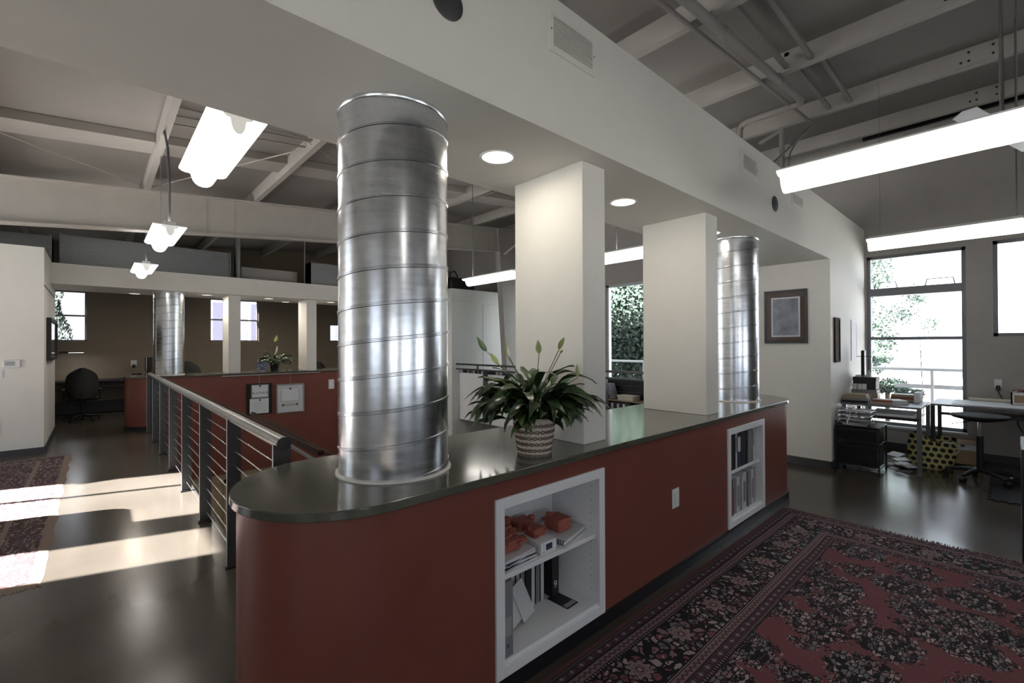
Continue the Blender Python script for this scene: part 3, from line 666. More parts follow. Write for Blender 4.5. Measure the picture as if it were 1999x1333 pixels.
# red counter's pictures
XF = -11.335
def logo(y, z, r, x, parent, mat):
    mb = MB(); mb.tube([(x, y, z), (x+.002, y, z)], r, 20); part('emblem', mb, mat, parent)
M['ink'] = plain('grey_ink', (.10,.10,.13), .6); M['inkl'] = plain('pale_ink', (.38,.38,.42), .6); M['mat'] = plain('picture_mat', (.60,.60,.62), .7, var=.02)
M['silver'] = plain('silver_frame', (.5,.49,.48), .3, metal=.8)
def text(s, size, loc, parent, mat, rot, name='lettering', align='CENTER'):
    c = bpy.data.curves.new(name, 'FONT'); c.body = s; c.size = size; c.align_x = align; c.extrude = .0006; c.materials.append(mat)
    tmp = bpy.data.objects.new(name, c); COL.objects.link(tmp); bpy.context.view_layer.update()
    me = bpy.data.meshes.new_from_object(tmp.evaluated_get(bpy.context.evaluated_depsgraph_get())); bpy.data.objects.remove(tmp)
    o = bpy.data.objects.new(name, me); COL.objects.link(o); o.parent = parent; o.location = Vector(loc)-W(parent); o.rotation_euler = rot; return o
RX = (PI/2, 0, PI/2)   # text reading on a face that looks to +X
t = thing('certificate', 'black framed pair of certificates, upper one reading PLATINUM', 'certificate', (XF, 2.70, .10), 'certificates hung on the far counter')
mb = MB(); mb.box(XF, XF+.03, 2.445, 2.95, .10, .79); fr = part('frame', mb, M['black'], t)
mb = MB(); mb.box(XF+.03, XF+.032, 2.53, 2.88, .47, .765); part('mount', mb, M['greyplastic'], t)
mb = MB(); mb.box(XF+.032, XF+.034, 2.55, 2.86, .49, .75); s1 = part('upper_sheet', mb, M['paper'], t)
mb = MB(); mb.box(XF+.03, XF+.033, 2.50, 2.88, .125, .455); s2 = part('lower_sheet', mb, M['paper'], t)
text('PLATINUM', .068, (XF+.0345, 2.705, .555), s1, M['ink'], RX)
logo(2.705, .735, .022, XF+.034, s1, M['ink']); logo(2.70, .42, .022, XF+.033, s2, M['ink']); logo(2.80, .18, .014, XF+.033, s2, M['inkl'])
for q in range(5):
    mb = MB(); mb.box(XF+.033, XF+.0335, 2.58, 2.82-.03*(q % 2), .36-.035*q, .364-.035*q); part('text_line', mb, M['inkl'], s2)
t = thing('certificate', 'silver framed certificate with pale mount, right of the black pair', 'certificate', (XF, 3.35, .075), 'certificates hung on the far counter')
mb = MB(); y0, y1, z0, z1 = 3.04, 3.65, .075, .745
mb.box(XF, XF+.03, y0, y0+.025, z0, z1); mb.box(XF, XF+.03, y1-.025, y1, z0, z1); mb.box(XF, XF+.03, y0+.025, y1-.025, z0, z0+.025); mb.box(XF, XF+.03, y0+.025, y1-.025, z1-.025, z1); part('frame', mb, M['silver'], t)
mb = MB(); mb.box(XF, XF+.018, y0+.025, y1-.025, z0+.025, z1-.025); mt_ = part('mount', mb, M['mat'], t)
mb = MB(); mb.box(XF+.018, XF+.020, 3.14, 3.53, .34, .65); sh = part('sheet', mb, M['inkl'], t); mb = MB(); mb.box(XF+.020, XF+.021, 3.15, 3.52, .35, .64); part('paper', mb, M['paper'], sh)
logo(3.34, .63, .026, XF+.021, sh, M['ink'])
mb = MB(); mb.box(XF+.018, XF+.022, 3.17, 3.50, .245, .252); mb.box(XF+.018, XF+.022, 3.17, 3.50, .275, .280); mb.box(XF+.018, XF+.023, 3.16, 3.20, .24, .285); mb.box(XF+.018, XF+.023, 3.47, 3.51, .24, .285); part('ribbon_mark', mb, M['ink'], mt_)
mb = MB(); mb.box(XF, XF+.03, 1.98, 4.02, .972, .992); tag(part('picture_rail', mb, M['silver']), 'metal hanging rail under the far counter top', 'rail')
for y in (2.69, 3.34):
    mb = MB(); mb.tube([(XF+.02, y, .972), (XF+.02, y, .75)], .0025, 5)
    tag(part('hanging_wire', mb, M['paper2']), 'wire holding the %s certificate' % ('black framed' if y < 3 else 'silver framed'), 'wire', 'certificate wires')
t = thing('light_switch', 'white switch plate peeking out beside the near duct column', 'switch', (XF, 4.28, .56)); mb = MB(); mb.box(XF, XF+.012, 4.225, 4.36, .56, .79); part('plate', mb, M['thermo'], t, bevel=.002)
mb = MB(); mb.box(XF+.012, XF+.016, 4.26, 4.30, .63, .72); part('rocker', mb, M['white'], t)

# ------------------------------------------------ office chair
def chair(name_label, loc, rz, group='office chairs', arms=True):
    t = thing('office_chair', name_label, 'chair', (0,0,0), group)
    # backrest: curved shell, local: faces +Y (seat in front at +Y)
    mb = MB(); nx, nz = 14, 14; vs = []; fs = []
    for side in (0, 1):
        for j in range(nz+1):
            v = j/nz; z = .50+.66*v; wd = .27*(1-.35*abs(2*(v-.42))**3)*math.sqrt(max(.02, 1-max(0, (v-.72)/.28)**2*.9))
            for i in range(nx+1):
                u = -1+2*i/nx; x = u*wd; y = -.22-.05*math.cos(v*PI)+.09*u*u-.0-(.035 if side else 0)*(1-abs(u)**4)
                vs.append((x, y, z+.0))
    K = (nx+1)*(nz+1)
    for s_ in (0, 1):
        for j in range(nz):
            for i in range(nx):
                a = s_*K+j*(nx+1)+i; q = (a, a+1, a+nx+2, a+nx+1); fs.append(q if s_ else q[::-1])
    ring = [i for i in range(nx+1)]+[j*(nx+1)+nx for j in range(1, nz+1)]+[nz*(nx+1)+i for i in range(nx-1, -1, -1)]+[j*(nx+1) for j in range(nz-1, 0, -1)]
    for a, b in zip(ring, ring[1:]+ring[:1]): fs.append((a, b, b+K, a+K))
    mb.add(vs, fs); part('backrest', mb, M['fabric'], t, smooth=60, local=True)
    mb = MB(); prof = [(.02, .44), (.22, .44), (.255, .455), (.265, .475), (.25, .495), (.2, .505), (.02, .50)]; mb.lathe(prof, (0, .02, 0), 28); part('seat', mb, M['fabric'], t, smooth=50, local=True)
    mb = MB(); mb.tube([(0, -.05, .43), (0, -.24, .42), (0, -.29, .50), (0, -.275, .66)], .022, 8); part('back_support', mb, M['black'], t, smooth=50, local=True)
    if arms:
        for s_ in (-1, 1):
            mb = MB(); mb.tube([(s_*.2, 0, .43), (s_*.29, 0, .46), (s_*.29, 0, .66)], .016, 8); a = part('arm_post', mb, M['black'], t, smooth=50, local=True)
            mb = MB(); mb.obox((s_*.29, .02, .675), .07, .26, .03); part('arm_pad', mb, M['black'], a, bevel=.01, local=True)
    mb = MB(); mb.tube([(0, 0, .43), (0, 0, .22), (0, 0, .10)], [.03, .03, .035], 12); part('gas_column', mb, M['black'], t, smooth=50, local=True)
    for k in range(5):
        q = 2*PI*k/5+.3; c, s_ = math.cos(q), math.sin(q); mb = MB(); mb.tube([(0, 0, .115), (c*.16, s_*.16, .10), (c*.29, s_*.29, .075)], [.03, .024, .018], 8); l = part('base_leg', mb, M['black'], t, smooth=50, local=True)
        mb = MB(); mb.tube([(c*.30-s_*.025, s_*.30+c*.025, .031), (c*.30+s_*.025, s_*.30-c*.025, .031)], .031, 12); part('caster', mb, M['black'], l, smooth=50, local=True)
    t.location = loc; t.rotation_euler = (0, 0, rz)
    return t
c1 = chair('black office chair at the back desk, left, seen from behind', (-13.9, -.22, 0), PI/2)
dup(c1, (-13.05, 1.62, 0), PI/2-.5, 'black chair back rising behind the far counter beside the duct column')
dup(c1, (-13.3, 4.62, 0), PI/2+.3, 'black chair hidden behind the far counter, right of the second distant pillar')
t = thing('shadow_blocker', 'white rounded blocker added outside the picture to cast the shadow between the sun stripes', 'screen', (-6.26, -1.5, 0)); rc = [(-6.60, .06), (-5.93, .06)]+[(-6.07+.14*math.cos(a), .91+.14*math.sin(a)) for a in [PI/2*i/8 for i in range(9)]]+[(-6.46+.14*math.cos(a), .91+.14*math.sin(a)) for a in [PI/2+PI/2*i/8 for i in range(9)]]  # unseen blocker, shaped to shade the floor between the sun stripes
mb = MB(); mb.prism(rc, -1.52, -1.49, 'y'); part('panel', mb, M['white'], t)
for xx in (-6.5, -6.03): mb = MB(); mb.box(xx-.02, xx+.02, -1.7, -1.3, 0, .06); part('foot', mb, M['greymetal'], t)

# desks along the west wall
t = thing('desk', 'long dark desk along the brown back wall', 'desk', (-14.8, 2, 0))
mb = MB(); mb.box(-15.15, -14.45, -.95, 6.8, .80, .835); part('desk_top', mb, M['dark'], t)
mb = MB(); mb.box(-14.52, -14.48, -.95, 6.8, .68, .71); mb.box(-14.52, -14.48, -.95, 6.8, .74, .75); part('front_rail', mb, M['black'], t)
for y in (-.9, 1.0, 2.9, 4.8, 6.7):
    mb = MB(); mb.box(-14.52, -14.47, y, y+.05, 0, .80); part('leg', mb, M['black'], t)
mb = MB(); mb.box(-15.19, -15.12, -.95, 6.8, .02, .30); part('cable_tray', mb, M['black'], t)
t = thing('desk_lamp', 'thin arm desk lamp over the left back desk', 'lamp', (-14.9, -.75, .835))
mb = MB(); mb.tube([(-14.9, -.95, .835), (-14.9, -.95, 1.40), (-14.7, -.75, 1.47), (-14.6, -.50, 1.48)], .010, 6); part('arm', mb, M['black'], t)
mb = MB(); mb.box(-14.68, -14.50, -.50, -.20, 1.49, 1.51); mb.box(-14.65, -14.53, -.62, -.46, 1.47, 1.52); part('lamp_head', mb, M['black'], t)
mb = MB(); mb.box(-14.66, -14.50, -.46, -.21, 1.483, 1.49); part('tube', mb, M['lamp'], t)
l = bpy.data.lights.new('lamp_light', 'AREA'); l.shape = 'RECTANGLE'; l.size = .14; l.size_y = .25; l.energy = 2.5; lo = bpy.data.objects.new('lamp_light', l); COL.objects.link(lo); lo.parent = t; lo.location = Vector((-14.58, -.33, 1.478))-W(t)
t = thing('monitor', 'black monitor seen edge-on left of the distant duct column', 'monitor', (-14.7, 1.0, .835))
mb = MB(); mb.obox((-14.75, .99, 1.17), .5, .05, .36, .15); part('screen', mb, M['black'], t, bevel=.006)
mb = MB(); mb.box(-14.8, -14.74, .96, 1.02, .84, 1.02); mb.box(-14.87, -14.67, .88, 1.1, .835, .85); part('stand', mb, M['black'], t)
t = thing('telephone', 'white and black desk telephone beside the edge-on monitor', 'telephone', (-14.7, .72, .835))
mb = MB(); mb.obox((-14.75, .74, .865), .2, .26, .05, .2); part('base', mb, M['thermo'], t, bevel=.008)
mb = MB(); mb.obox((-14.75, .76, .92), .06, .2, .06, .4); part('handset', mb, M['black'], t, bevel=.01)
for y, l in ((.72, 'left of the duct column'), (2.95, 'right of the first distant pillar'), (4.28, 'left of the second distant pillar'), (4.47, 'nearest the second distant pillar')):
    t = thing('wall_outlet', 'white outlet on the back wall, '+l, 'outlet', (-15.2, y, 1.1)); mb = MB(); mb.box(-15.2, -15.19, y-.06, y+.06, 1.12, 1.27); part('plate', mb, M['thermo'], t)
    mb = MB(); mb.box(-15.19, -15.15, y-.03, y+.03, 1.10, 1.16); part('plug', mb, M['black'], t)
t = thing('desk_speaker', 'small black speaker on the back desk right of the first distant pillar', 'speaker', (-14.7, 2.90, .835)); mb = MB(); mb.box(-14.78, -14.66, 2.84, 2.97, .835, 1.06); part('case', mb, M['black'], t, bevel=.01)
mb = MB(); mb.box(-14.662, -14.655, 2.86, 2.95, .86, 1.03); part('cloth', mb, M['fabric'], t)
t = thing('mug', 'brown mug on the back desk left of the second distant pillar', 'mug', (-14.7, 4.62, .835)); mb = MB(); mb.lathe([(.05, .835), (.055, .85), (.055, 1.0), (.048, 1.0), (.045, .86)], (-14.7, 4.62, 0), 16, cap=False); part('cup', mb, M['cardboard'], t, smooth=40)
mb = MB(); mb.tube([(-14.66, 4.67, .96), (-14.64, 4.71, .94), (-14.64, 4.71, .88), (-14.66, 4.67, .87)], .008, 6); part('handle', mb, M['cardboard'], t)

# decorative plate on the far counter
pl = G('blue_white_glaze'); pv = pl.vor(26, pl.pos()); pl.set(color=pl.ramp(pv.outputs['Distance'], [(.25, (.04,.05,.14)), (.4, (.42,.43,.5)), (.6, (.10,.10,.2))]), rough=.15)
t = thing('display_plate', 'blue and white round plate standing left of the far potted plant', 'plate', (-11.7, 2.83, ZS))
mb = MB(); n = 32; vs = []; fs = []; c = Vector((-11.66, 2.83, ZS+.125))
for r_, d_ in ((0.001, 0), (.07, .0), (.09, .01), (.122, .022), (.122, .016), (.09, .002), (.07, -.008), (0.001, -.008)):
    for k in range(n): q = 2*PI*k/n; vs.append(c+Vector((d_-math.sin(q)*r_*.15, r_*math.cos(q), r_*math.sin(q))))
for i in range(7):
    for k in range(n): k2 = (k+1) % n; fs.append((i*n+k, i*n+k2, (i+1)*n+k2, (i+1)*n+k))
mb.add(vs, fs); part('dish', mb, pl.m, t, smooth=50)
mb = MB(); mb.tube([(-11.62, 2.76, ZS+.004), (-11.64, 2.76, ZS+.05), (-11.72, 2.76, ZS+.004)], .004, 6); mb.tube([(-11.62, 2.90, ZS+.004), (-11.64, 2.90, ZS+.05), (-11.72, 2.90, ZS+.004)], .004, 6); part('stand', mb, M['chrome'], t)

# ================================================================ PLANTS
def leafmat(name, a, b):
    g = G(name); p = g.pos(); x, y, z = g.xyz(p); n = g.noise(9, 4, .6, p); st = g.M('SINE', g.M('MULTIPLY', g.M('ADD', g.M('ABSOLUTE', y), x), 260)); k = g.M('ADD', n, g.M('MULTIPLY', st, .06))
    g.set(color=g.ramp(k, [(.35, a), (.65, b)]), rough=.32, spec=.5); return g.m
LM = [leafmat('lily_leaf', (.012,.030,.010), (.035,.075,.022)), leafmat('lily_leaf_light', (.03,.065,.018), (.075,.13,.04))]
SP = plain('green_spathe', (.34,.42,.15), .5, var=.25, scale=20); SPG = plain('dark_green_spathe', (.05,.11,.03), .4, var=.2); SPW = plain('white_spathe', (.70,.72,.55), .5, var=.08)
def leaf_mesh(pet, bl, wd, a0, droop, seed, r=.0028):
    """petiole + folded blade leaving the origin towards +X; a0 start elevation, droop total bend"""
    rr = random.Random(seed); mb = MB(); N = 16; tot = pet+bl; pts = []; x = z = 0; ang = a0
    for i in range(N+1):
        pts.append(Vector((x, 0, z))); s = i/N; ang = a0-droop*(s**1.7); x += math.cos(ang)*tot/N; z += math.sin(ang)*tot/N
    ks = int(N*pet/tot); mb.tube(pts[:ks+2], r, 5, r2=r*.8)
    vs = []; fs = []; M_ = N-ks
    for i in range(M_+1):
        s = i/M_; w_ = wd*(math.sin(PI*min(1, s**.72))**.85)*.5 if 0 < s < 1 else .0008
        w_ = max(w_, .0008); p = pts[ks+i]; dz = .35*w_+.006*math.sin(s*9+seed)
        tl = Vector((0, w_, dz)); tr_ = Vector((0, -w_, dz*.9)); wob = Vector((0, .01*math.sin(s*3+seed), 0))
        vs += [p+wob+tl, p+wob+tl*.5+Vector((0,0,-dz*.12)), p+wob, p+wob+tr_*.5+Vector((0,0,-dz*.12)), p+wob+tr_]
    for i in range(M_):
        for j in range(4): fs.append((i*5+j, i*5+j+1, (i+1)*5+j+1, (i+1)*5+j))
    mb.add(vs, fs); return mb
def lily(root, base, scale, n, seed, name_mesh):
    rr = random.Random(seed)
    variants = []
    for k in range(14):
        big = k % 7
        mbl = leaf_mesh(rr.uniform(.13, .26), rr.uniform(.15, .23), rr.uniform(.042, .074), [.4, .6, .8, .95, 1.15, 1.3, .9][big], [1.15, 1.5, 1.9, 2.1, 2.3, 1.5, 2.4][big], k)
        variants.append(mesh_of(name_mesh, mbl, [LM[0] if k % 4 else LM[1]], (0,0,0), 60))
    for i in range(n):
        o = bpy.data.objects.new('leaf', variants[i % 14]); COL.objects.link(o); o.parent = root
        q = 2*PI*(i*.618034)+rr.uniform(-.2, .2); s = scale*rr.uniform(.72, 1.08)
        o.location = Vector(base)-W(root)+Vector((math.cos(q)*.03, math.sin(q)*.03, rr.uniform(-.02, .0)))*scale; o.rotation_euler = (rr.uniform(-.5, .5), rr.uniform(-.25, .12), q); o.scale = (s, s, s)
def spathe(root, stem, tip, wd, mat, base):
    """flower stem from BASE to STEM end and a cupped spathe from there to TIP"""
    b = Vector(base); s = Vector(stem); tpt = Vector(tip); mid = b.lerp(s, .5)+Vector((0, 0, .05))
    mb = MB(); mb.tube([b, b.lerp(mid, .5)+Vector((0,0,.03)), mid, s.lerp(mid, .4)+Vector((0,0,.0)), s], .0022, 5); f = part('flower_stem', mb, LM[1], root, smooth=60)
    ax = tpt-s; L = ax.length; ax.normalize(); side = Vector((rt.x, rt.y, rt.z)); side = (side-ax*side.dot(ax)).normalized(); nn = ax.cross(side); vs = []; fs = []; N = 10
    for i in range(N+1):
        u = i/N; w_ = max(.0006, wd*math.sin(PI*u**.8)**.9*.5) if u < 1 else .0006
        for j in (-1, -.5, 0, .5, 1): vs.append(s+ax*L*u+side*w_*j+nn*(abs(j)**2*w_*.7))
    for i in range(N):
        for j in range(4): fs.append((i*5+j, i*5+j+1, (i+1)*5+j+1, (i+1)*5+j))
    mb = MB(); mb.add(vs, fs); part('spathe', mb, mat, f, smooth=60)
PB = Vector((-1.815, 1.82, ZS))
t = thing('potted_plant', 'leafy peace lily with green flowers in a woven basket pot on the near counter', 'plant', PB)
wv = M['paper2']; M['basket'] = plain('cream_basket_weave', (.66,.58,.48), .6, var=.12, scale=40, bump=.3, bscale=150); M['basketd'] = plain('brown_basket_strips', (.09,.045,.025), .5, var=.2, scale=40)
prof = []; 
for i in range(61):
    z = .185*i/60; prof.append((.089+.030*i/60+.0022*abs(math.sin(PI*i/3.0)), z))
mb = MB(); mb.lathe([(0.001, .001)]+prof+[(.122, .188), (.124, .193), (.121, .198), (.113, .197), (.110, .180), (.108, .165)], PB, 64, cap=False); bk = part('basket', mb, M['basket'], t, smooth=50)
mb = MB()
for row in range(5):
    z = .022+row*.034
    for k in range(22):
        for (z1, hh, a0, a1) in ((z-.006, .0048, .05, .60), (z+.006, .0048, .05, .60), (z, .015, .0, .09), (z, .015, .56, .65), (z, .0055, .65, 1.0)):
            r_ = .089+.030*(z1/.185)+.0035
            for st in range(2):
                q0 = 2*PI*(k+.4*(row % 2)+a0+(a1-a0)*st/2)/22; q1 = 2*PI*(k+.4*(row % 2)+a0+(a1-a0)*(st+1)/2)/22
                vs = [PB+Vector((rr_*math.cos(q), rr_*math.sin(q), z1+dz)) for rr_ in (r_-.002, r_+.0012) for q, dz in ((q0, -hh/2), (q1, -hh/2), (q1, hh/2), (q0, hh/2))]
                mb.add(vs, [(4,5,6,7), (0,1,5,4), (1,2,6,5), (2,3,7,6), (3,0,4,7)])
o = part('brown_strips', mb, M['basketd'], bk); o['kind'] = 'stuff'
mb = MB(); mb.lathe([(.001, .166), (.06, .170), (.109, .164)], PB, 32, cap=False); part('soil', mb, plain('potting_soil', (.02,.014,.01), .9, bump=.5), t, smooth=60)
LB = PB+Vector((0, 0, .17)); lily(t, LB, 1.08, 175, 3, 'lily_leaf')
for st, tp, wd, mt_ in (((-2.235, 1.82, 1.592), (-2.335, 1.82, 1.688), .036, SPG), ((-2.125, 1.82, 1.515), (-2.175, 1.80, 1.585), .034, SP), ((-2.045, 1.82, 1.575), (-2.055, 1.82, 1.665), .016, SP), ((-2.00, 1.80, 1.56), (-2.015, 1.80, 1.63), .014, SPW),
                        ((-1.775, 1.82, 1.58), (-1.785, 1.82, 1.662), .034, SP), ((-1.63, 1.82, 1.605), (-1.59, 1.82, 1.672), .028, SP), ((-1.62, 1.82, 1.585), (-1.60, 1.82, 1.605), .016, SP), ((-1.50, 1.82, 1.465), (-1.505, 1.82, 1.535), .020, SP)):
    spathe(t, st, tp, wd, mt_, LB)
# a few individually posed leaves seen in the picture
for (q, el, sc_) in ((-.35, .55, 1.0), (2.85, .1, 1.25), (3.2, .1, 1.2), (.2, .35, 1.1), (.9, .3, 1.1), (3.6, .0, 1.1)):
    o = bpy.data.objects.new('leaf', bpy.data.meshes['lily_leaf.0%02d' % (2+int(q*3) % 9)] if ('lily_leaf.0%02d' % (2+int(q*3) % 9)) in bpy.data.meshes else bpy.data.meshes['lily_leaf']); COL.objects.link(o); o.parent = t
    o.location = (0, 0, .17); o.rotation_euler = (0, -el, q); o.scale = (sc_,)*3
PF = Vector((-11.76, 3.12, ZS))
t = thing('potted_plant', 'distant potted peace lily with one tall white flower on the far counter', 'plant', PF)
mb = MB(); mb.lathe([(.001, 0), (.075, 0), (.10, .16), (.108, .165), (.108, .18), (.095, .18), (.09, .15)], PF, 28, cap=False); part('pot', mb, M['dark'], t, smooth=50)
lily(t, PF+Vector((0,0,.15)), 1.2, 60, 8, 'far_lily_leaf')
spathe(t, PF+Vector((.0, .03, .42)), PF+Vector((0, .06, .60)), .05, SPW, PF+Vector((0,0,.16)))
spathe(t, PF+Vector((.0, .0, .68)), PF+Vector((0, .05, .84)), .09, SP, PF+Vector((0,0,.16)))

# ================================================================ RUGS
def rugmat():
    g = G('floral_wool_rug'); p = g.pos(); M_ = g.M
    W2, L2 = 1.33, 2.0
    wob = g.noise(2.2, 2, .5, p, 0, True); p1 = g.V('ADD', p, g.V('SCALE', g.V('SUBTRACT', wob, (.5,.5,.5)), .022))
    fine = g.noise(60, 2, .5, p, 0, True); p2 = g.V('ADD', p1, g.V('SCALE', g.V('SUBTRACT', fine, (.5,.5,.5)), .012))
    x, y, _ = g.xyz(p1); xf, yf, _ = g.xyz(p2)
    def edge(x, y):
        dx = M_('SUBTRACT', W2, M_('ABSOLUTE', x)); dy = M_('SUBTRACT', L2, M_('ABSOLUTE', y)); return dx, dy, M_('MINIMUM', dx, dy)
    dx, dy, e = edge(x, y)
    ex = M_('LESS_THAN', dx, dy); s = M_('ADD', M_('MULTIPLY', ex, yf), M_('MULTIPLY', M_('SUBTRACT', 1, ex), xf))
    rose, navy, beige, steel, plum, dusty, wine = (.17,.058,.068), (.005,.0045,.007), (.36,.29,.28), (.14,.15,.165), (.06,.027,.042), (.23,.145,.155), (.07,.026,.034)
    band = lambda a, b, q=e: M_('MULTIPLY', M_('GREATER_THAN', q, a), M_('LESS_THAN', q, b))
    def motif(per, e0, half, k=1.0):      # distance from repeated centres along the border
        a = M_('MULTIPLY', M_('SUBTRACT', M_('FRACT', M_('DIVIDE', s, per)), .5), per*k); b = M_('SUBTRACT', e, e0)
        return M_('SQRT', M_('ADD', M_('MULTIPLY', a, a), M_('MULTIPLY', b, b))), a, b
    # field bouquets
    big = g.noise(5, 3, .6, p, 0, True); pf = g.V('ADD', p, g.V('SCALE', g.V('SUBTRACT', big, (.5,.5,.5)), .14))
    vb = g.vor(3.3, pf, rand=.55); d = M_('ADD', vb.outputs['Distance'], M_('MULTIPLY', M_('SUBTRACT', g.noise(30, 3, .6, p), .5), .55))
    pq = g.V('MULTIPLY', p2, (1.25, .6, 1)); vl = g.vor(40, pq); ve = g.vor(40, pq, 'DISTANCE_TO_EDGE')
    cr, cg, cb = g.xyz(vl.outputs['Color'])
    leafc = g.ramp(cr, [(0, navy), (.24, navy), (.25, steel), (.44, steel), (.45, dusty), (.62, dusty), (.63, beige), (.78, beige), (.79, plum), (1, plum)], 'CONSTANT')
    leafc = g.mix(M_('LESS_THAN', ve.outputs['Distance'], .11), leafc, navy)
    vs_ = g.vor(75, p2); leafc = g.mix(M_('MULTIPLY', M_('LESS_THAN', vs_.outputs['Distance'], .28), M_('GREATER_THAN', cb, .45)), leafc, beige)
    abr = g.noise(1.5, 2, .5, g.V('MULTIPLY', p, (.4, 5, 1))); ground = g.mix(abr, (.19,.064,.074), (.14,.046,.055))
    col = g.mix(M_('LESS_THAN', d, .565), ground, leafc)
    # main border
    big_ = g.noise(9, 2, .5, p, 0, True)
    pm = g.V('ADD', p2, g.V('SCALE', g.V('SUBTRACT', big_, (.5,.5,.5)), .08)); vm = g.vor(22, pm); vme = g.vor(22, pm, 'DISTANCE_TO_EDGE'); mr, mg, mb_ = g.xyz(vm.outputs['Color'])
    bc = g.ramp(mr, [(0, navy), (.10, navy), (.11, dusty), (.35, dusty), (.36, beige), (.62, beige), (.63, steel), (.8, steel), (.81, rose), (1, rose)], 'CONSTANT')
    bc = g.mix(M_('LESS_THAN', vme.outputs['Distance'], .13), bc, navy)
    bc = g.mix(M_('LESS_THAN', vm.outputs['Distance'], .22), bc, g.mix(M_('GREATER_THAN', mg, .5), wine, beige))
    r1, a1, b1 = motif(.42, .285, 1)
    th = M_('ARCTAN2', b1, a1); rp = M_('DIVIDE', r1, M_('ADD', .062, M_('MULTIPLY', M_('SINE', M_('MULTIPLY', th, 8)), .012)))
    rc = g.ramp(rp, [(0, beige), (.16, beige), (.17, wine), (.32, wine), (.33, dusty), (.50, dusty), (.51, navy), (.56, navy), (.57, beige), (.62, beige), (.63, dusty), (.86, dusty), (.87, beige), (.93, beige), (.94, navy), (1, navy)], 'CONSTANT')
    bc = g.mix(M_('LESS_THAN', rp, 1.08), bc, rc)
    col = g.mix(band(.165, .42), col, bc)
    # guards
    def guard(col, a, b, medal, scroll):
        r, aa, bb = motif(.075, medal, 1); gm_ = g.mix(M_('LESS_THAN', r, .0125), plum, steel); gm_ = g.mix(M_('LESS_THAN', r, .005), gm_, beige)
        r2_, aa2, bb2 = motif(.0375, medal, 1); gm_ = g.mix(M_('MULTIPLY', M_('LESS_THAN', r2_, .006), M_('GREATER_THAN', r, .02)), gm_, dusty)
        col = g.mix(band(medal-.024, medal+.024), col, gm_)
        sw = M_('MULTIPLY', M_('SINE', M_('MULTIPLY', s, 2*PI/.042)), .010); dsc = M_('ABSOLUTE', M_('SUBTRACT', M_('SUBTRACT', e, scroll), sw))
        sc2 = g.mix(M_('LESS_THAN', dsc, .0045), dusty, plum); r3, _, _ = motif(.021, scroll, 1); sc2 = g.mix(M_('LESS_THAN', r3, .004), sc2, navy)
        col = g.mix(band(scroll-.022, scroll+.022), col, sc2)
        for q in (medal-.026, medal+.026, scroll-.024, scroll+.024):
            col = g.mix(band(q-.0028, q+.0028), col, navy)
        return col
    col = g.mix(band(.035, .165), col, beige); col = guard(col, .035, .165, .070, .125)
    col = g.mix(band(.150, .168), col, g.mix(M_('LESS_THAN', M_('FRACT', M_('MULTIPLY', s, 45)), .5), navy, dusty))
    col = g.mix(band(.42, .545), col, beige); col = guard(col, .42, .545, .505, .455)
    col = g.mix(band(.53, .547), col, g.mix(M_('LESS_THAN', M_('FRACT', M_('MULTIPLY', s, 45)), .5), navy, dusty))
    for q in (.168, .420, .034, .548): col = g.mix(band(q-.004, q+.004), col, navy)
    col = g.mix(band(-.1, .030), col, (.12,.04,.043))
    nz = g.noise(260, 2, .6, p); col = g.mix(M_('MULTIPLY', nz, .35), col, (.03,.02,.025))
    g.set(color=col, rough=.95, spec=.15, sheen=.05); g.bump(g.noise(300, 2, .5, p), .5, .004); return g.m
def rug(x0, x1, y0, y1, mat, label, fringe, fmat, wav=.004, seed=1):
    cx, cy = (x0+x1)/2, (y0+y1)/2; t = thing('rug', label, 'rug', (cx, cy, 0)); nx, ny = max(8, int((x1-x0)/.06)), max(8, int((y1-y0)/.06)); vs = []; fs = []
    for j in range(ny+1):
        for i in range(nx+1):
            u, v = i/nx, j/ny; x = x0+(x1-x0)*u; y = y0+(y1-y0)*v; ed = min(u*nx, (1-u)*nx, v*ny, (1-v)*ny)
            n_ = noise.noise(Vector((x*2.2, y*2.2, seed)))
            if u in (0., 1.): x += wav*2*noise.noise(Vector((y*3, seed, 1)))
            if v in (0., 1.): y += wav*2*noise.noise(Vector((x*3, seed, 2)))
            vs.append((x, y, .001 if ed == 0 else .009+wav*.6*max(0, n_)))
    for j in range(ny):
        for i in range(nx): a = j*(nx+1)+i; fs.append((a, a+1, a+nx+2, a+nx+1))
    mb = MB(); mb.add(vs, fs); part('pile', mb, mat, t, smooth=60)
    rr = random.Random(seed); mb = MB()
    for (yy, sg) in fringe.get('y', ()):
        x = x0
        while x < x1: mb.tube([(x, yy, .006), (x+rr.uniform(-.012, .012), yy+sg*rr.uniform(.02, .045), .003)], .003, 4); x += .012
    for (xx, sg) in fringe.get('x', ()):
        y = y0
        while y < y1: mb.tube([(xx, y, .006), (xx+sg*rr.uniform(.015, .035), y+rr.uniform(-.01, .01), .003)], .003, 4); y += .012
    if mb.v: part('fringe', mb, fmat, t)['kind'] = 'stuff'
    return t
rug(-1.555, 1.105, 1.06, 5.06, rugmat(), 'large rose and navy floral patterned rug beside the counter', {'y': [(5.06, 1)]}, plain('rug_fringe', (.20,.12,.12), .9))
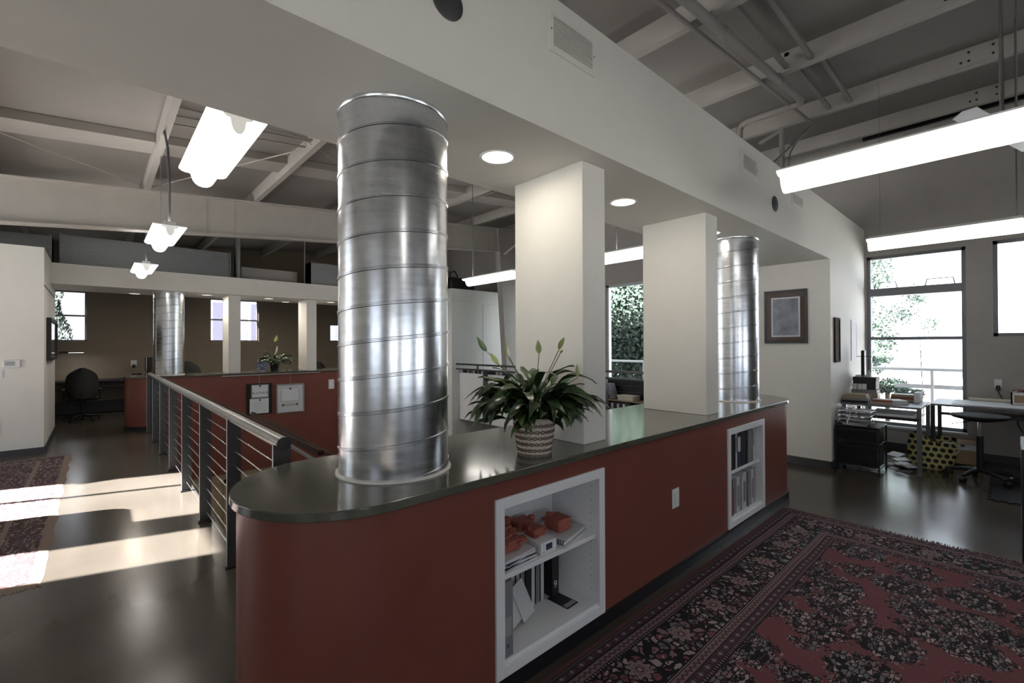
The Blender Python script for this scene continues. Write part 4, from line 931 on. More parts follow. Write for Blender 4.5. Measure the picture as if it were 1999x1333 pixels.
def rugmat2():
    g = G('faded_wool_runner'); p = g.pos(); M_ = g.M; fine = g.noise(26, 3, .6, p, 0, True); p2 = g.V('ADD', p, g.V('SCALE', g.V('SUBTRACT', fine, (.5,.5,.5)), .05))
    x, y, _ = g.xyz(p2); dx = M_('SUBTRACT', 2.56, M_('ABSOLUTE', x)); dy = M_('SUBTRACT', 1.0, M_('ABSOLUTE', y)); e = M_('MINIMUM', dx, dy)
    pr = g.V('MULTIPLY', p2, (.5, 2.2, 1)); v = g.vor(24, pr); ve = g.vor(24, pr, 'DISTANCE_TO_EDGE'); r, gg, b = g.xyz(v.outputs['Color'])
    c = g.ramp(r, [(0, (.05,.03,.04)), (.25, (.22,.17,.15)), (.45, (.30,.24,.20)), (.6, (.11,.09,.14)), (.8, (.13,.06,.06)), (1, (.26,.20,.17))], 'CONSTANT')
    c = g.mix(M_('LESS_THAN', ve.outputs['Distance'], .10), c, (.035,.025,.03)); c = g.mix(M_('LESS_THAN', e, .07), c, (.24,.18,.14))
    c = g.mix(M_('MULTIPLY', M_('GREATER_THAN', e, .30), M_('LESS_THAN', e, .34)), c, (.22,.17,.15)); c = g.mix(M_('MULTIPLY', g.noise(120, 2), .5), c, (.14,.10,.09))
    g.set(color=c, rough=.95, spec=.1); g.bump(g.noise(220, 2, .5, p), .5, .005); return g.m
rug(-9.62, -4.50, -2.27, -.27, rugmat2(), 'faded brown and purple runner rug on the floor at left', {'x': [(-4.50, 1)], 'y': []}, plain('runner_fringe', (.30,.24,.18), .9), .012, 4)

# ================================================================ BOOK NICHES
FO = plain('orange_foam', (.36,.11,.08), .9, var=.12, scale=40, bump=.6, bscale=70)
def lump(c, s, n, label, seed, crumb=.3):
    rr = random.Random(seed); t = thing('foam_block', label, 'block', c, 'orange foam blocks'); mb = MB()
    mb.obox((c[0], c[1], c[2]+s[2]*.40), s[0]*.8, s[1]*.8, s[2]*.8, rr.uniform(-.15, .15))
    for i in range(n*4):
        a = rr.uniform(.10, .30); mb.obox((c[0]+rr.uniform(-.45, .45)*s[0], c[1]+rr.uniform(-.45, .45)*s[1], c[2]+s[2]*rr.uniform(.2, .9)), s[0]*a, s[1]*a, s[2]*a*.9, rr.uniform(-.3, .3))
    part('block', mb, FO, t, bevel=.003); return t
def magazine(c, sx, sy, h, rz, ci, label, group, mats=None):
    t = thing('magazine', label, 'magazine', c, group); mb = MB(); mb.obox((c[0], c[1], c[2]+h/2), sx-.004, sy-.004, h-.002, rz); part('pages', mb, M['paper'], t)
    mb = MB(); mb.obox((c[0], c[1], c[2]+h-.0006), sx, sy, .0012, rz); mb.obox((c[0], c[1], c[2]+.0006), sx, sy, .0012, rz); part('cover', mb, mats or bcol[ci], t); return t
Zs_, Zb_ = .5335, .1455
z = Zs_
for k, (rz, ci, h) in enumerate(((.05, 2, .010), (.12, 0, .008), (-.04, 1, .012), (.2, 3, .008), (.0, 2, .010), (.1, 2, .008))):
    magazine((-1.775, 1.555, z), .24, .27-.01*k, h, rz, ci, '%s magazine, number %s from the bottom of the pile in the near niche' % (cn[ci], ['one', 'two', 'three', 'four', 'five', 'six'][k]), 'magazines piled in the near niche'); z += h+.0005
lump((-1.77, 1.53, z+.001), (.16, .20, .065), 9, 'orange crumbly foam block on the magazine pile, front left of the niche shelf', 3)
t = thing('small_box', 'white carton with dark square emblem on the niche shelf', 'box', (-1.74, 1.77, Zs_)); mb = MB(); mb.box(-1.86, -1.665, 1.715, 1.835, Zs_, Zs_+.062); part('carton', mb, M['paper'], t, bevel=.002)
mb = MB(); mb.box(-1.665, -1.664, 1.722, 1.830, Zs_+.004, Zs_+.058); lb = part('label_panel', mb, M['white'], t); mb = MB(); mb.box(-1.664, -1.6632, 1.752, 1.800, Zs_+.018, Zs_+.050); part('emblem', mb, bcol[3], lb)
for (a, b) in ((.008, .0095), (.0525, .054)): pass
mb = MB(); mb.box(-1.664, -1.6634, 1.722, 1.830, Zs_+.010, Zs_+.0115); mb.box(-1.664, -1.6634, 1.735, 1.7365, Zs_+.004, Zs_+.058); part('printed_line', mb, M['ink'], lb)
lump((-1.77, 1.775, Zs_+.063), (.10, .10, .055), 6, 'orange crumbly foam block sitting on the white carton', 5)
lump((-1.88, 1.56, Zs_+.058), (.13, .26, .085), 8, 'dark orange foam block at the back left of the niche shelf', 6)
lump((-1.90, 1.80, Zs_+.001), (.12, .14, .13), 5, 'orange foam block at the back behind the white carton', 7)
magazine((-1.775, 1.985, Zs_), .22, .29, .010, .25, 2, 'grey folder beneath the spiral notebook in the near niche', 'papers under the notebook')
t = thing('notebook', 'spiral bound notebook with black wire teeth on the niche shelf', 'notebook', (-1.78, 1.98, Zs_+.011)); mb = MB(); mb.obox((-1.78, 1.985, Zs_+.020), .20, .27, .016, .25); part('pages', mb, M['paper'], t)
mb = MB(); mb.obox((-1.78, 1.985, Zs_+.0290), .205, .275, .0015, .25); part('cover', mb, bcol[2], t); mb = MB()
for q in range(16):
    u = -.12+.24*q/15; c = Vector((-1.78, 1.985, Zs_+.020))+Matrix.Rotation(.25, 3, 'Z') @ Vector((.098*(1-2*q/15)*1., -.135, 0)); mb.tube([c+Vector((0, .008, .012)), c+Vector((0, -.006, .012)), c+Vector((0, -.009, 0)), c+Vector((0, -.004, -.009))], .0025, 5)
o = part('wire_binding', mb, M['black'], t); o['kind'] = 'stuff'
lump((-1.80, 1.995, Zs_+.031), (.14, .135, .085), 4, 'large smooth orange foam block on the spiral notebook', 9)
magazine((-1.86, 2.06, Zs_+.031), .14, .10, .012, .1, 0, 'black booklet behind the large foam block', 'booklets')
# lower shelf of the near niche
t = thing('binder', 'tall grey slipcase at the left end of the lower niche shelf', 'binder', (-1.72, 1.457, Zb_)); mb = MB(); mb.box(-1.84, -1.632, 1.418, 1.487, Zb_, Zb_+.355); part('case', mb, bcol[1], t, bevel=.002)
mb = MB(); mb.box(-1.632, -1.631, 1.428, 1.477, Zb_+.10, Zb_+.19); part('label_panel', mb, M['greyplastic'], t); mb = MB(); mb.box(-1.632, -1.631, 1.444, 1.46, Zb_+.045, Zb_+.065); part('emblem', mb, M['ink'], t)
bk_ = [(1.50, .035, .30, 0), (1.54, .03, .31, 1), (1.575, .025, .29, 2), (1.605, .03, .30, 2), (1.64, .035, .31, 0), (1.68, .03, .30, 2), (1.715, .03, .31, 2), (1.75, .035, .29, 1), (1.79, .04, .31, 0), (1.835, .03, .29, 2), (1.87, .035, .30, 1), (1.91, .03, .31, 2)]
for k, (y, wd, hh, ci) in enumerate(bk_):
    book(-1.98, -1.86, y, y+wd, Zb_, Zb_+hh, ci, '%s book, %s from the left at the back of the lower niche shelf' % (cn[ci], pos_w[k]), 'books at the back of the near niche', '+x')
t = book(-1.98, -1.84, 1.985, 2.045, Zb_, Zb_+.30, 0, 'black book with a white 9 on its spine, lower niche shelf', 'books at the back of the near niche', '+x')
text('9', .06, (-1.8385, 2.015, Zb_+.05), t, M['paper'], RX)
for k, (y, a, m_) in enumerate(((1.62, .35, 2), (1.70, .30, 2), (1.56, .5, 1))):
    t = thing('magazine', ['white brochure leaning in the lower niche', 'second white brochure leaning beside the slipcase', 'grey leaflet slumped against the slipcase'][k], 'magazine', (-1.80, y, Zb_), 'leaning brochures')
    mb = MB(); mb.obox((-1.79, y, Zb_+.115), .006, .10, .19, .1, a*.8, -.30); part('sheets', mb, bcol[m_], t)
t = thing('brochure', 'black glossy folder lying flat on the lower niche shelf', 'brochure', (-1.775, 2.005, Zb_)); mb = MB(); mb.obox((-1.775, 2.005, Zb_+.003), .150, .095, .005, .05); part('cover', mb, bcol[0], t)
mb = MB(); mb.obox((-1.722, 2.006, Zb_+.006), .03, .085, .001, .05); part('label_strip', mb, M['greyplastic'], t)
# far niche
spec = [(3.975, .040, .31, 6, 'upper'), (4.02, .055, .33, 1, 'upper'), (4.08, .05, .31, 0, 'upper'), (4.135, .02, .33, 0, 'upper'), (4.16, .04, .32, 2, 'upper'), (4.205, .075, .30, 3, 'upper'), (4.285, .11, .33, 0, 'upper'), (4.40, .035, .31, 0, 'upper'), (4.44, .10, .30, 1, 'upper'), (4.56, .03, .32, 2, 'upper')]
for k, (y, wd, hh, ci, _) in enumerate(spec):
    t = book(-1.86, -1.655, y, y+wd, Zs_, Zs_+hh, ci, '%s book, %s from the left on the upper shelf of the far niche' % (cn[ci], pos_w[k]), 'books on the upper shelf of the far niche', '+x')
    if ci in (2, 3):
        mb = MB(); mb.box(-1.655, -1.6542, y+.008, y+wd-.008, Zs_+.14, Zs_+.27); part('spine_label', mb, bcol[2 if ci == 3 else 1], t)
spec = [(3.975, .05, .30, 2), (4.03, .06, .22, 4), (4.095, .05, .31, 1), (4.15, .075, .31, 2), (4.23, .03, .29, 1), (4.265, .04, .30, 2), (4.31, .09, .32, 2), (4.405, .035, .32, 1), (4.445, .03, .32, 2), (4.48, .07, .32, 2), (4.56, .04, .31, 1)]
for k, (y, wd, hh, ci) in enumerate(spec):
    t = book(-1.86, -1.655+(.01 if k % 2 else 0), y, y+wd, Zb_, Zb_+hh, ci, '%s binder, %s from the left on the lower shelf of the far niche' % (cn[ci], pos_w[k]), 'binders on the lower shelf of the far niche', '+x')
    if wd > .06:
        mb = MB(); mb.box(-1.654+(.01 if k % 2 else 0), -1.6532+(.01 if k % 2 else 0), y+.02, y+wd-.02, Zb_+.06, Zb_+.24); part('spine_label', mb, bcol[1], t)

# ================================================================ END WALL AND RIGHT WALL PICTURES
t = thing('framed_picture', 'square dark framed picture with brown mount on the end wall', 'picture', (-2.12, 7.05, 1.63)); x0, x1, z0, z1 = -2.385, -1.855, 1.635, 2.37; mb = MB(); ya, yb = 7.022, 7.05; f_ = .025
mb.box(x0, x0+f_, ya, yb, z0, z1); mb.box(x1-f_, x1, ya, yb, z0, z1); mb.box(x0+f_, x1-f_, ya, yb, z0, z0+f_); mb.box(x0+f_, x1-f_, ya, yb, z1-f_, z1); part('frame', mb, M['black'], t)
mb = MB(); mb.box(x0+f_, x1-f_, 7.034, 7.049, z0+f_, z1-f_); mt_ = part('mount', mb, plain('brown_mount', (.10,.065,.05), .7), t)
mb = MB(); a0, a1, b0, b1 = x0+.09, x1-.085, z0+.09, z1-.10; mb.box(a0, a1, 7.031, 7.034, b0, b1); part('white_border', mb, M['paper'], mt_)
g = G('grey_blue_print'); pn = g.noise(7, 3); g.set(color=g.ramp(pn, [(.35, (.16,.17,.21)), (.6, (.30,.32,.38))]), rough=.5)
mb = MB(); mb.box(a0+.02, a1-.02, 7.029, 7.031, b0+.02, b1-.02); part('print', mb, g.m, mt_)
mb = MB(); mb.box(x0+f_, x1-f_, 7.0245, 7.0265, z0+f_, z1-f_); part('pane', mb, M['picglass'], t)
for y0, y1, l in ((7.2, 7.46, 'brown framed picture seen edge-on near the wall corner'), (8.15, 8.50, 'thin picture seen edge-on near the tall window')):
    t = thing('framed_picture', l, 'picture', (-1.6, (y0+y1)/2, 1.375)); mb = MB(); d = .022 if y0 < 8 else .008
    mb.box(-1.6, -1.6+d, y0, y0+.03, 1.38, 1.975); mb.box(-1.6, -1.6+d, y1-.03, y1, 1.38, 1.975); mb.box(-1.6, -1.6+d, y0+.03, y1-.03, 1.38, 1.41); mb.box(-1.6, -1.6+d, y0+.03, y1-.03, 1.945, 1.975); part('frame', mb, M['wood'] if y0 < 8 else M['paper'], t)
    mb = MB(); mb.box(-1.6, -1.6+d*.6, y0+.03, y1-.03, 1.41, 1.945); part('print', mb, M['wood'] if y0 < 8 else M['paper'], t)

# ================================================================ RIGHT WORK AREA
t = thing('drawer_cart', 'black two-drawer mesh cart against the wall corner', 'cart', (-1.36, 7.4, 0)); x0, x1, y0, y1 = -1.57, -1.13, 7.14, 7.62
mb = MB()
for x in (x0, x1):
    for y in (y0, y1): mb.tube([(x, y, .02), (x, y, .575)], .011, 8)
for z in (.06, .36, .57):
    mb.tube([(x0, y0, z), (x1, y0, z), (x1, y1, z), (x0, y1, z), (x0, y0, z)], .007, 6)
part('frame', mb, M['dark'], t, smooth=50)
for z0, z1 in ((.075, .345), (.375, .555)):
    d = MB(); d.box(x0+.02, x1-.02, y0+.005, y1-.02, z0, z0+.006); d.box(x0+.02, x0+.024, y0+.005, y1-.02, z0, z1); d.box(x1-.024, x1-.02, y0+.005, y1-.02, z0, z1); d.box(x0+.02, x1-.02, y1-.024, y1-.02, z0, z1); d.box(x0+.02, x1-.02, y0+.012, y0+.016, z0, z1)
    dr = part('drawer', d, M['black'], t)
    m2 = MB(); x = x0+.03
    while x < x1-.03: m2.box(x, x+.004, y0+.002, y0+.008, z0+.02, z1-.03); x += .0125
    m2.box(x0+.02, x1-.02, y0-.002, y0+.008, z1-.03, z1); m2.box(x0+.02, x1-.02, y0-.002, y0+.008, z0, z0+.02); part('mesh_front', m2, M['dark'], dr)
mb = MB(); mb.box(x0-.01, x1+.01, y0-.01, y1+.01, .572, .582); part('top', mb, M['dark'], t, bevel=.003)
for x in (x0, x1):
    for y in (y0, y1): mb = MB(); mb.tube([(x-.01, y, .02), (x+.01, y, .02)], .02, 10); part('caster', mb, M['black'], t)
t = thing('letter_tray', 'stack of four silver mesh letter trays on the black cart', 'tray', (-1.40, 7.32, .583))
for k in range(4):
    z = .590+k*.052; mb = MB(); a0, a1, b0, b1 = -1.56, -1.22, 7.20, 7.44
    mb.box(a0, a1, b0, b1, z, z+.003)
    for q in ((a0, a0, b0, b1), (a1, a1, b0, b1)): mb.box(q[0]-.002, q[0]+.002, q[2], q[3], z, z+.025)
    mb.tube([(a0, b0, z+.026), (a1, b0+.0, z+.014), (a1+.03, b0+.1, z+.028), (a1, b1, z+.026), (a0, b1, z+.026), (a0, b0, z+.026)], .004, 6); part('tray', mb, M['chrome'] if k else M['greymetal'], t)
    mb = MB(); mb.obox(((a0+a1)/2, (b0+b1)/2, z+.009), .29, .2, .010, .03*(k-1)); part('papers', mb, M['paper'], t)
mb = MB(); mb.tube([(-1.56, 7.19, .585), (-1.56, 7.19, .78)], .005, 6); mb.tube([(-1.2, 7.42, .585), (-1.2, 7.42, .76)], .005, 6); part('posts', mb, M['chrome'], t)
t = thing('wire_stand', 'silver wire A-shaped stand in front of the letter trays', 'stand', (-1.36, 7.17, .583)); mb = MB()
mb.tube([(-1.50, 7.17, .588), (-1.25, 7.16, .588)], .006, 6)
mb.tube([(-1.455, 7.17, .59), (-1.41, 7.2, .80), (-1.385, 7.2, .815), (-1.31, 7.17, .59)], .006, 6); mb.tube([(-1.385, 7.2, .815), (-1.345, 7.28, .835), (-1.32, 7.30, .83), (-1.29, 7.33, .60)], .006, 6); part('wire', mb, M['chrome'], t, smooth=60)
# drafting desk 1
t = thing('desk', 'grey metal table along the right wall, loaded with books', 'desk', (-1.18, 7.9, 0)); x0, x1, y0, y1 = -1.585, -.765, 7.45, 8.36
mb = MB(); mb.box(x0, x1, y0, y1, .812, .838); part('table_top', mb, M['greymetal'], t, bevel=.003)
mb = MB(); mb.box(x0+.02, x1-.05, y0+.02, y1-.02, .66, .675); mb.box(x0+.02, x1-.02, y0, y0+.03, .67, .70); sh = part('under_shelf', mb, M['dark'], t)
mb = MB(); mb.box(x0+.3, x1-.08, y0+.05, y1-.3, .676, .73); part('papers', mb, M['paper'], sh)
for x in (x0+.02, x1-.045):
    for y in (y0+.0, y1-.05): mb = MB(); mb.box(x, x+.045, y, y+.045, 0, .812); part('leg', mb, M['greymetal'], t)
# drafting desk 2 along the window wall
t = thing('desk', 'long worktable under the windows with a paper covered top', 'desk', (.2, 8.6, 0)); x0, x1, y0, y1 = -.745, 1.4, 8.12, 8.98
mb = MB(); mb.box(x0, x1, y0, y1, .812, .838); part('table_top', mb, M['greymetal'], t, bevel=.003)
mb = MB(); mb.box(x0+.1, x1, y0+.02, y0+.05, .70, .735); mb.box(x0+.3, x1, y0+.1, y1-.1, .695, .70); part('under_rail', mb, M['dark'], t)
for x in (x0, .35, x1-.045):
    for y in (y0+.0, y1-.05): mb = MB(); mb.box(x, x+.045, y, y+.045, 0, .812); part('leg', mb, M['dark'], t)
mb = MB(); mb.box(-.55, 1.2, 8.2, 8.9, .8385, .844); tag(part('drawing_sheets', mb, M['paper']), 'white drawing sheets covering the worktable under the window', 'paper')
mb = MB(); mb.tube([(-.42, 8.86, .866), (-.03, 8.86, .866)], .022, 10); tag(part('paper_roll', mb, M['paper2'], smooth=40), 'cream roll of drawings at the back of the worktable', 'roll')
t = thing('small_box', 'white box of red cables at the right end of the worktable', 'box', (.1, 8.75, .8445)); mb = MB(); mb.box(-.03, .30, 8.62, 8.64, .8445, 1.0); mb.box(-.03, -.015, 8.62, 8.9, .8445, 1.0); mb.box(.285, .30, 8.62, 8.9, .8445, 1.0); mb.box(-.03, .3, 8.88, 8.9, .8445, 1.0); mb.box(-.03, .3, 8.62, 8.9, .8445, .85); part('carton', mb, M['paper'], t)
mb = MB(); mb.box(.0, .14, 8.618, 8.62, .87, .965); part('label_panel', mb, M['cardboard'], t)
mb = MB(); rr = random.Random(3)
for k in range(9):
    c = Vector((rr.uniform(.02, .25), rr.uniform(8.66, 8.84), 1.0)); mb.tube([c+Vector((-.06, 0, -.02)), c+Vector((-.02, .02, .02)), c+Vector((.03, -.02, .03)), c+Vector((.07, 0, -.02))], .006, 5)
o = part('cables', mb, bcol[4], t); o['kind'] = 'stuff'
# books and boxes on desk 1
def flatbook(c, sx, sy, h, rz, ci, label, group):
    t = thing('book', label, 'book', c, group); mb = MB(); mb.obox((c[0], c[1], c[2]+h/2), sx-.008, sy-.008, h-.004, rz); part('pages', mb, M['paper2'], t)
    mb = MB(); mb.obox((c[0], c[1], c[2]+h-.0015), sx, sy, .003, rz); mb.obox((c[0], c[1], c[2]+.0015), sx, sy, .003, rz)
    R = Matrix.Rotation(rz, 3, 'Z') @ Vector((0, -sy/2+.0015, 0)); mb.obox((c[0]+R.x, c[1]+R.y, c[2]+h/2), sx, .003, h, rz); part('cover', mb, bcol[ci], t); return t
def pile(x, y, items, where, group):
    z = .8385
    for k, (sx, sy, h, rz, ci) in enumerate(items):
        flatbook((x, y, z), sx, sy, h, rz, ci, '%s %s book, %s of the %s' % (['thin', 'thick'][h > .03], cn[ci], ['bottom', 'second', 'third', 'fourth', 'fifth', 'sixth'][k], where), group); z += h+.0005
    return z
pile(-1.44, 7.62, ((.28, .22, .03, 0, 0), (.28, .22, .025, .05, 1), (.27, .2, .03, -.04, 6), (.24, .2, .025, .02, 6)), 'stack at the front left of the book table', 'stack at the front left of the book table')
pile(-1.17, 7.64, ((.22, .2, .03, .1, 6), (.2, .18, .028, .15, 4), ), 'short stack at the front middle of the book table', 'short stack at the front middle of the book table')
pile(-1.04, 7.72, ((.20, .2, .02, .5, 2), (.19, .2, .018, .3, 2), (.17, .2, .015, .6, 2)), 'loose white stack in the middle of the book table', 'loose white stack')
pile(-1.42, 8.08, ((.30, .24, .05, 0, 1), (.30, .24, .05, .02, 6), (.29, .22, .04, -.03, 1)), 'stack against the wall behind the front stacks', 'stack against the wall')
pile(-1.00, 8.18, ((.30, .2, .035, 0, 6), (.30, .2, .03, .03, 4), (.28, .2, .03, 0, 6)), 'stack nearest the window corner of the book table', 'stack nearest the window')
t = thing('storage_box', 'dark brown storage box behind the wall-side book stack', 'box', (-1.42, 8.25, .99)); mb = MB(); mb.box(-1.56, -1.30, 8.05, 8.3, .981, 1.145); part('carton', mb, plain('dark_brown_box', (.035,.028,.026), .6), t, bevel=.003)
mb = MB(); mb.box(-1.565, -1.295, 8.045, 8.305, 1.10, 1.15); part('lid', mb, plain('dark_box_lid', (.03,.024,.024), .6), t, bevel=.003)
mb = MB(); mb.box(-1.54, -1.40, 8.10, 8.25, 1.151, 1.175); tag(part('white_case', mb, M['paper']), 'small white case on top of the dark storage box', 'case')
t = thing('pencil_cup', 'white cups of pens beside the dark storage box', 'cup', (-1.50, 7.86, .982))
for k, (xx, yy) in enumerate(((-1.53, 7.99), (-1.47, 7.98), (-1.42, 7.99))):
    mb = MB(); mb.lathe([(.001, .9820), (.026, .9820), (.029, 1.06), (.026, 1.06), (.024, .99)], (xx, yy, 0), 16, cap=False); part('cup', mb, M['thermo'], t, smooth=50)
t = thing('loudspeaker', 'tall thin dark panel standing in the window corner', 'speaker', (-1.50, 8.42, 1.15)); mb = MB(); mb.box(-1.475, -1.435, 8.10, 8.22, 1.151, 1.53); part('case', mb, M['black'], t, bevel=.004)
mb = MB(); mb.box(-1.53, -1.36, 8.15, 8.17, 1.44, 1.447); part('cross_bar', mb, M['black'], t)
t = thing('bottle', 'small clear bottle beside the tall thin dark panel', 'bottle', (-1.40, 8.17, 1.151)); mb = MB(); mb.lathe([(.001, 1.151), (.022, 1.151), (.023, 1.20), (.018, 1.22), (.008, 1.235), (.008, 1.25), (.001, 1.25)], (-1.395, 8.17, 0), 16, cap=False); part('body', mb, M['thermo'], t, smooth=50)
mb = MB(); mb.tube([(-1.395, 8.17, 1.25), (-1.395, 8.17, 1.40)], .003, 6); part('straw', mb, M['dark'], t)
mb = MB(); mb.box(-.90, -.84, 8.06, 8.32, .8385, .97); tag(part('white_case', mb, M['paper']), 'upright white case at the window end of the book table', 'case')
# stool
t = thing('drafting_stool', 'black drafting stool with a round seat before the window desk', 'stool', (-.28, 7.78, 0))
mb = MB(); mb.lathe([(.02, .705), (.10, .70), (.16, .715), (.235, .735), (.262, .755), (.255, .772), (.2, .782), (.001, .775)], (-.28, 7.78, 0), 36, cap=False); part('seat', mb, M['fabric'], t, smooth=50)
mb = MB(); mb.tube([(-.28, 7.78, .70), (-.28, 7.78, .50)], .016, 12); part('chrome_stem', mb, M['chrome'], t, smooth=50); mb = MB(); mb.tube([(-.28, 7.78, .52), (-.28, 7.78, .11)], .032, 12); part('gas_column', mb, M['black'], t, smooth=50)
mb = MB(); mb.tube([(-.30, 7.78, .71), (-.48, 7.66, .665), (-.51, 7.64, .66)], .006, 6); part('lever', mb, M['black'], t)
for k in range(5):
    q = 2*PI*k/5+.5; c, s_ = math.cos(q), math.sin(q); mb = MB(); mb.tube([(-.28, 7.78, .12), (-.28+c*.17, 7.78+s_*.17, .11), (-.28+c*.30, 7.78+s_*.30, .08)], [.03, .024, .018], 8); lg = part('base_leg', mb, M['dark'], t, smooth=50)
    mb = MB(); mb.tube([(-.28+c*.31-s_*.025, 7.78+s_*.31+c*.025, .031), (-.28+c*.31+s_*.025, 7.78+s_*.31-c*.025, .031)], .031, 12); part('caster', mb, M['black'], lg, smooth=50)
# dotted bag
g = G('yellow_dotted_fabric'); p = g.pos(); x, y, z = g.xyz(p); uu = g.M('MULTIPLY', g.M('ADD', x, g.M('MULTIPLY', y, .4)), 13.5); vv = g.M('MULTIPLY', z, 14.)
row = g.M('FLOOR', vv); fu = g.M('SUBTRACT', g.M('FRACT', g.M('ADD', uu, g.M('MULTIPLY', row, .5))), .5); fv = g.M('SUBTRACT', g.M('FRACT', vv), .5)
dd = g.M('SQRT', g.M('ADD', g.M('MULTIPLY', fu, fu), g.M('MULTIPLY', fv, fv))); g.set(color=g.mix(g.M('LESS_THAN', dd, .36), (.50,.46,.19), (.006,.006,.006)), rough=.7)
t = thing('tote_bag', 'slumped yellow bag with black polka dots under the table', 'bag', (-.80, 8.12, 0)); mb = MB(); n, m_ = 30, 14; vs = []; fs = []
for j in range(m_+1):
    v = j/m_; zt_ = .40*v; bulge = (1-.55*v**1.5)
    for i in range(n):
        q = 2*PI*i/n; ww = (.225+.02*math.sin(3*q+v*4))*(.92+.14*math.sin(v*2.6)); dp = (.13+.02*math.sin(2*q+1))*bulge
        top = .05*math.sin(2*q+.5)*v+.035*math.sin(5*q)*v
        vs.append((-.76+ww*math.copysign(abs(math.cos(q))**.7, math.cos(q))+.05*v*v, 8.12+dp*math.copysign(abs(math.sin(q))**.8, math.sin(q)), zt_+top))
for j in range(m_):
    for i in range(n): i2 = (i+1) % n; fs.append((j*n+i, j*n+i2, (j+1)*n+i2, (j+1)*n+i))
fs.append(tuple(range(n-1, -1, -1))); mb.add(vs, fs); part('sack', mb, g.m, t, smooth=70)
mb = MB(); mb.tube([(-.62, 8.02, .36), (-.52, 7.98, .37), (-.46, 8.0, .30), (-.50, 8.02, .24)], .012, 6); part('strap', mb, M['paper2'], t, smooth=60)
# heap of brochures on the floor
rr = random.Random(11)
desc = ['nearest', 'leftmost', 'tilted', 'topmost', 'rear', 'half hidden', 'rightmost', 'upright', 'lowest']
pos_ = [(-1.02, 7.70), (-1.07, 7.84), (-.98, 7.80), (-1.0, 7.76), (-1.03, 7.95), (-.96, 7.92), (-.90, 7.72), (-1.08, 7.96), (-.95, 7.66)]
for k in range(9):
    c = (pos_[k][0], pos_[k][1], .004+.022*(k % 4)+.035*(k in (3, 7))); ci = [2, 6, 2, 2, 1, 6, 2, 2, 1][k]
    t = thing('brochure', '%s %s brochure in the heap under the book table' % (desc[k], cn[ci]), 'brochure', c, 'brochures heaped on the floor'); mb = MB(); tl = 0 if k % 4 == 0 else rr.uniform(-.35, .35)
    mb.obox((c[0], c[1], c[2]+.045*abs(tl)*2), rr.uniform(.14, .2), rr.uniform(.10, .15), .012, rr.uniform(0, 3), tl); part('sheets', mb, bcol[ci], t)
t = thing('carton', 'open cardboard carton with white label under the window desk', 'box', (-.47, 8.72, 0)); x0, x1, y0, y1 = -.68, -.30, 8.58, 8.9; mb = MB()
mb.box(x0, x1, y0, y0+.01, 0, .31); mb.box(x0, x1, y1-.01, y1, 0, .31); mb.box(x0, x0+.01, y0, y1, 0, .31); mb.box(x1-.01, x1, y0, y1, 0, .31); mb.box(x0, x1, y0, y1, 0, .01); part('carton_body', mb, M['cardboard'], t)
mb = MB(); mb.obox(((x0+x1)/2, y0-.03, .315), x1-x0, .1, .006, 0, .5); part('flap', mb, M['cardboard'], t); mb = MB(); mb.box(x0+.06, x1-.01, y0-.004, y0-.001, .20, .29); part('label_panel', mb, M['paper'], t)
mb = MB(); mb.box(x0+.12, x0+.16, y0-.005, y0-.004, .24, .27); mb.box(x0+.19, x0+.23, y0-.005, y0-.004, .24, .27); part('printed_mark', mb, M['ink'], t)
# outlet with plug and cord
t = thing('wall_outlet', 'white wall outlet with black plug beside the second window', 'outlet', (-.147, 9.1, 1.0)); mb = MB(); mb.box(-.185, -.110, 9.092, 9.1, 1.02, 1.135); part('plate', mb, M['thermo'], t, bevel=.002)
mb = MB(); mb.box(-.168, -.125, 9.05, 9.092, .985, 1.05); pg = part('plug', mb, M['black'], t, bevel=.005); mb = MB(); mb.tube([(-.146, 9.06, .99), (-.14, 9.05, .95), (-.11, 9.04, .88), (-.09, 9.03, .846)], .006, 6); part('cord', mb, M['black'], pg, smooth=60)
mb = MB(); mb.tube([(.02, 8.5, .70), (.03, 8.55, .60), (.06, 8.8, .50), (.10, 9.0, .42), (.3, 9.05, .40)], .006, 6); tag(part('power_cord', mb, M['black'], smooth=60), 'black cord hanging below the right end of the worktable', 'cord')
# foam mat
t = thing('floor_mat', 'black interlocking foam mat with toothed edge on the floor', 'mat', (.3, 7.5, 0)); mb = MB(); mb.box(-.17, 1.0, 6.88, 8.3, .001, .012); part('mat', mb, M['black'], t)
mb = MB(); y = 6.9
while y < 8.25: mb.box(-.20, -.17, y, y+.045, .001, .012); y += .095
x = -.15
while x < .95: mb.box(x, x+.045, 6.85, 6.88, .001, .012); x += .095
part('teeth', mb, M['black'], t)
# dark cabinet at the right picture edge
t = thing('cabinet', 'dark steel pedestal cabinet at the right picture edge', 'cabinet', (.4, 5.5, 0)); mb = MB(); mb.box(.032, .75, 5.08, 5.8, .015, .84); part('case', mb, plain('dark_blue_steel', (.02,.022,.035), .35), t, bevel=.004)
for k in range(3): mb = MB(); mb.box(.06, .72, 5.066, 5.08, .05+.26*k, .29+.26*k); d = part('drawer', mb, M['dark'], t, bevel=.003); mb = MB(); mb.tube([(.3, 5.05, .22+.26*k), (.5, 5.05, .22+.26*k)], .006, 6); part('handle', mb, M['chrome'], d)
mb = MB(); mb.box(.04, .74, 5.09, 5.79, 0, .015); part('plinth', mb, M['black'], t)
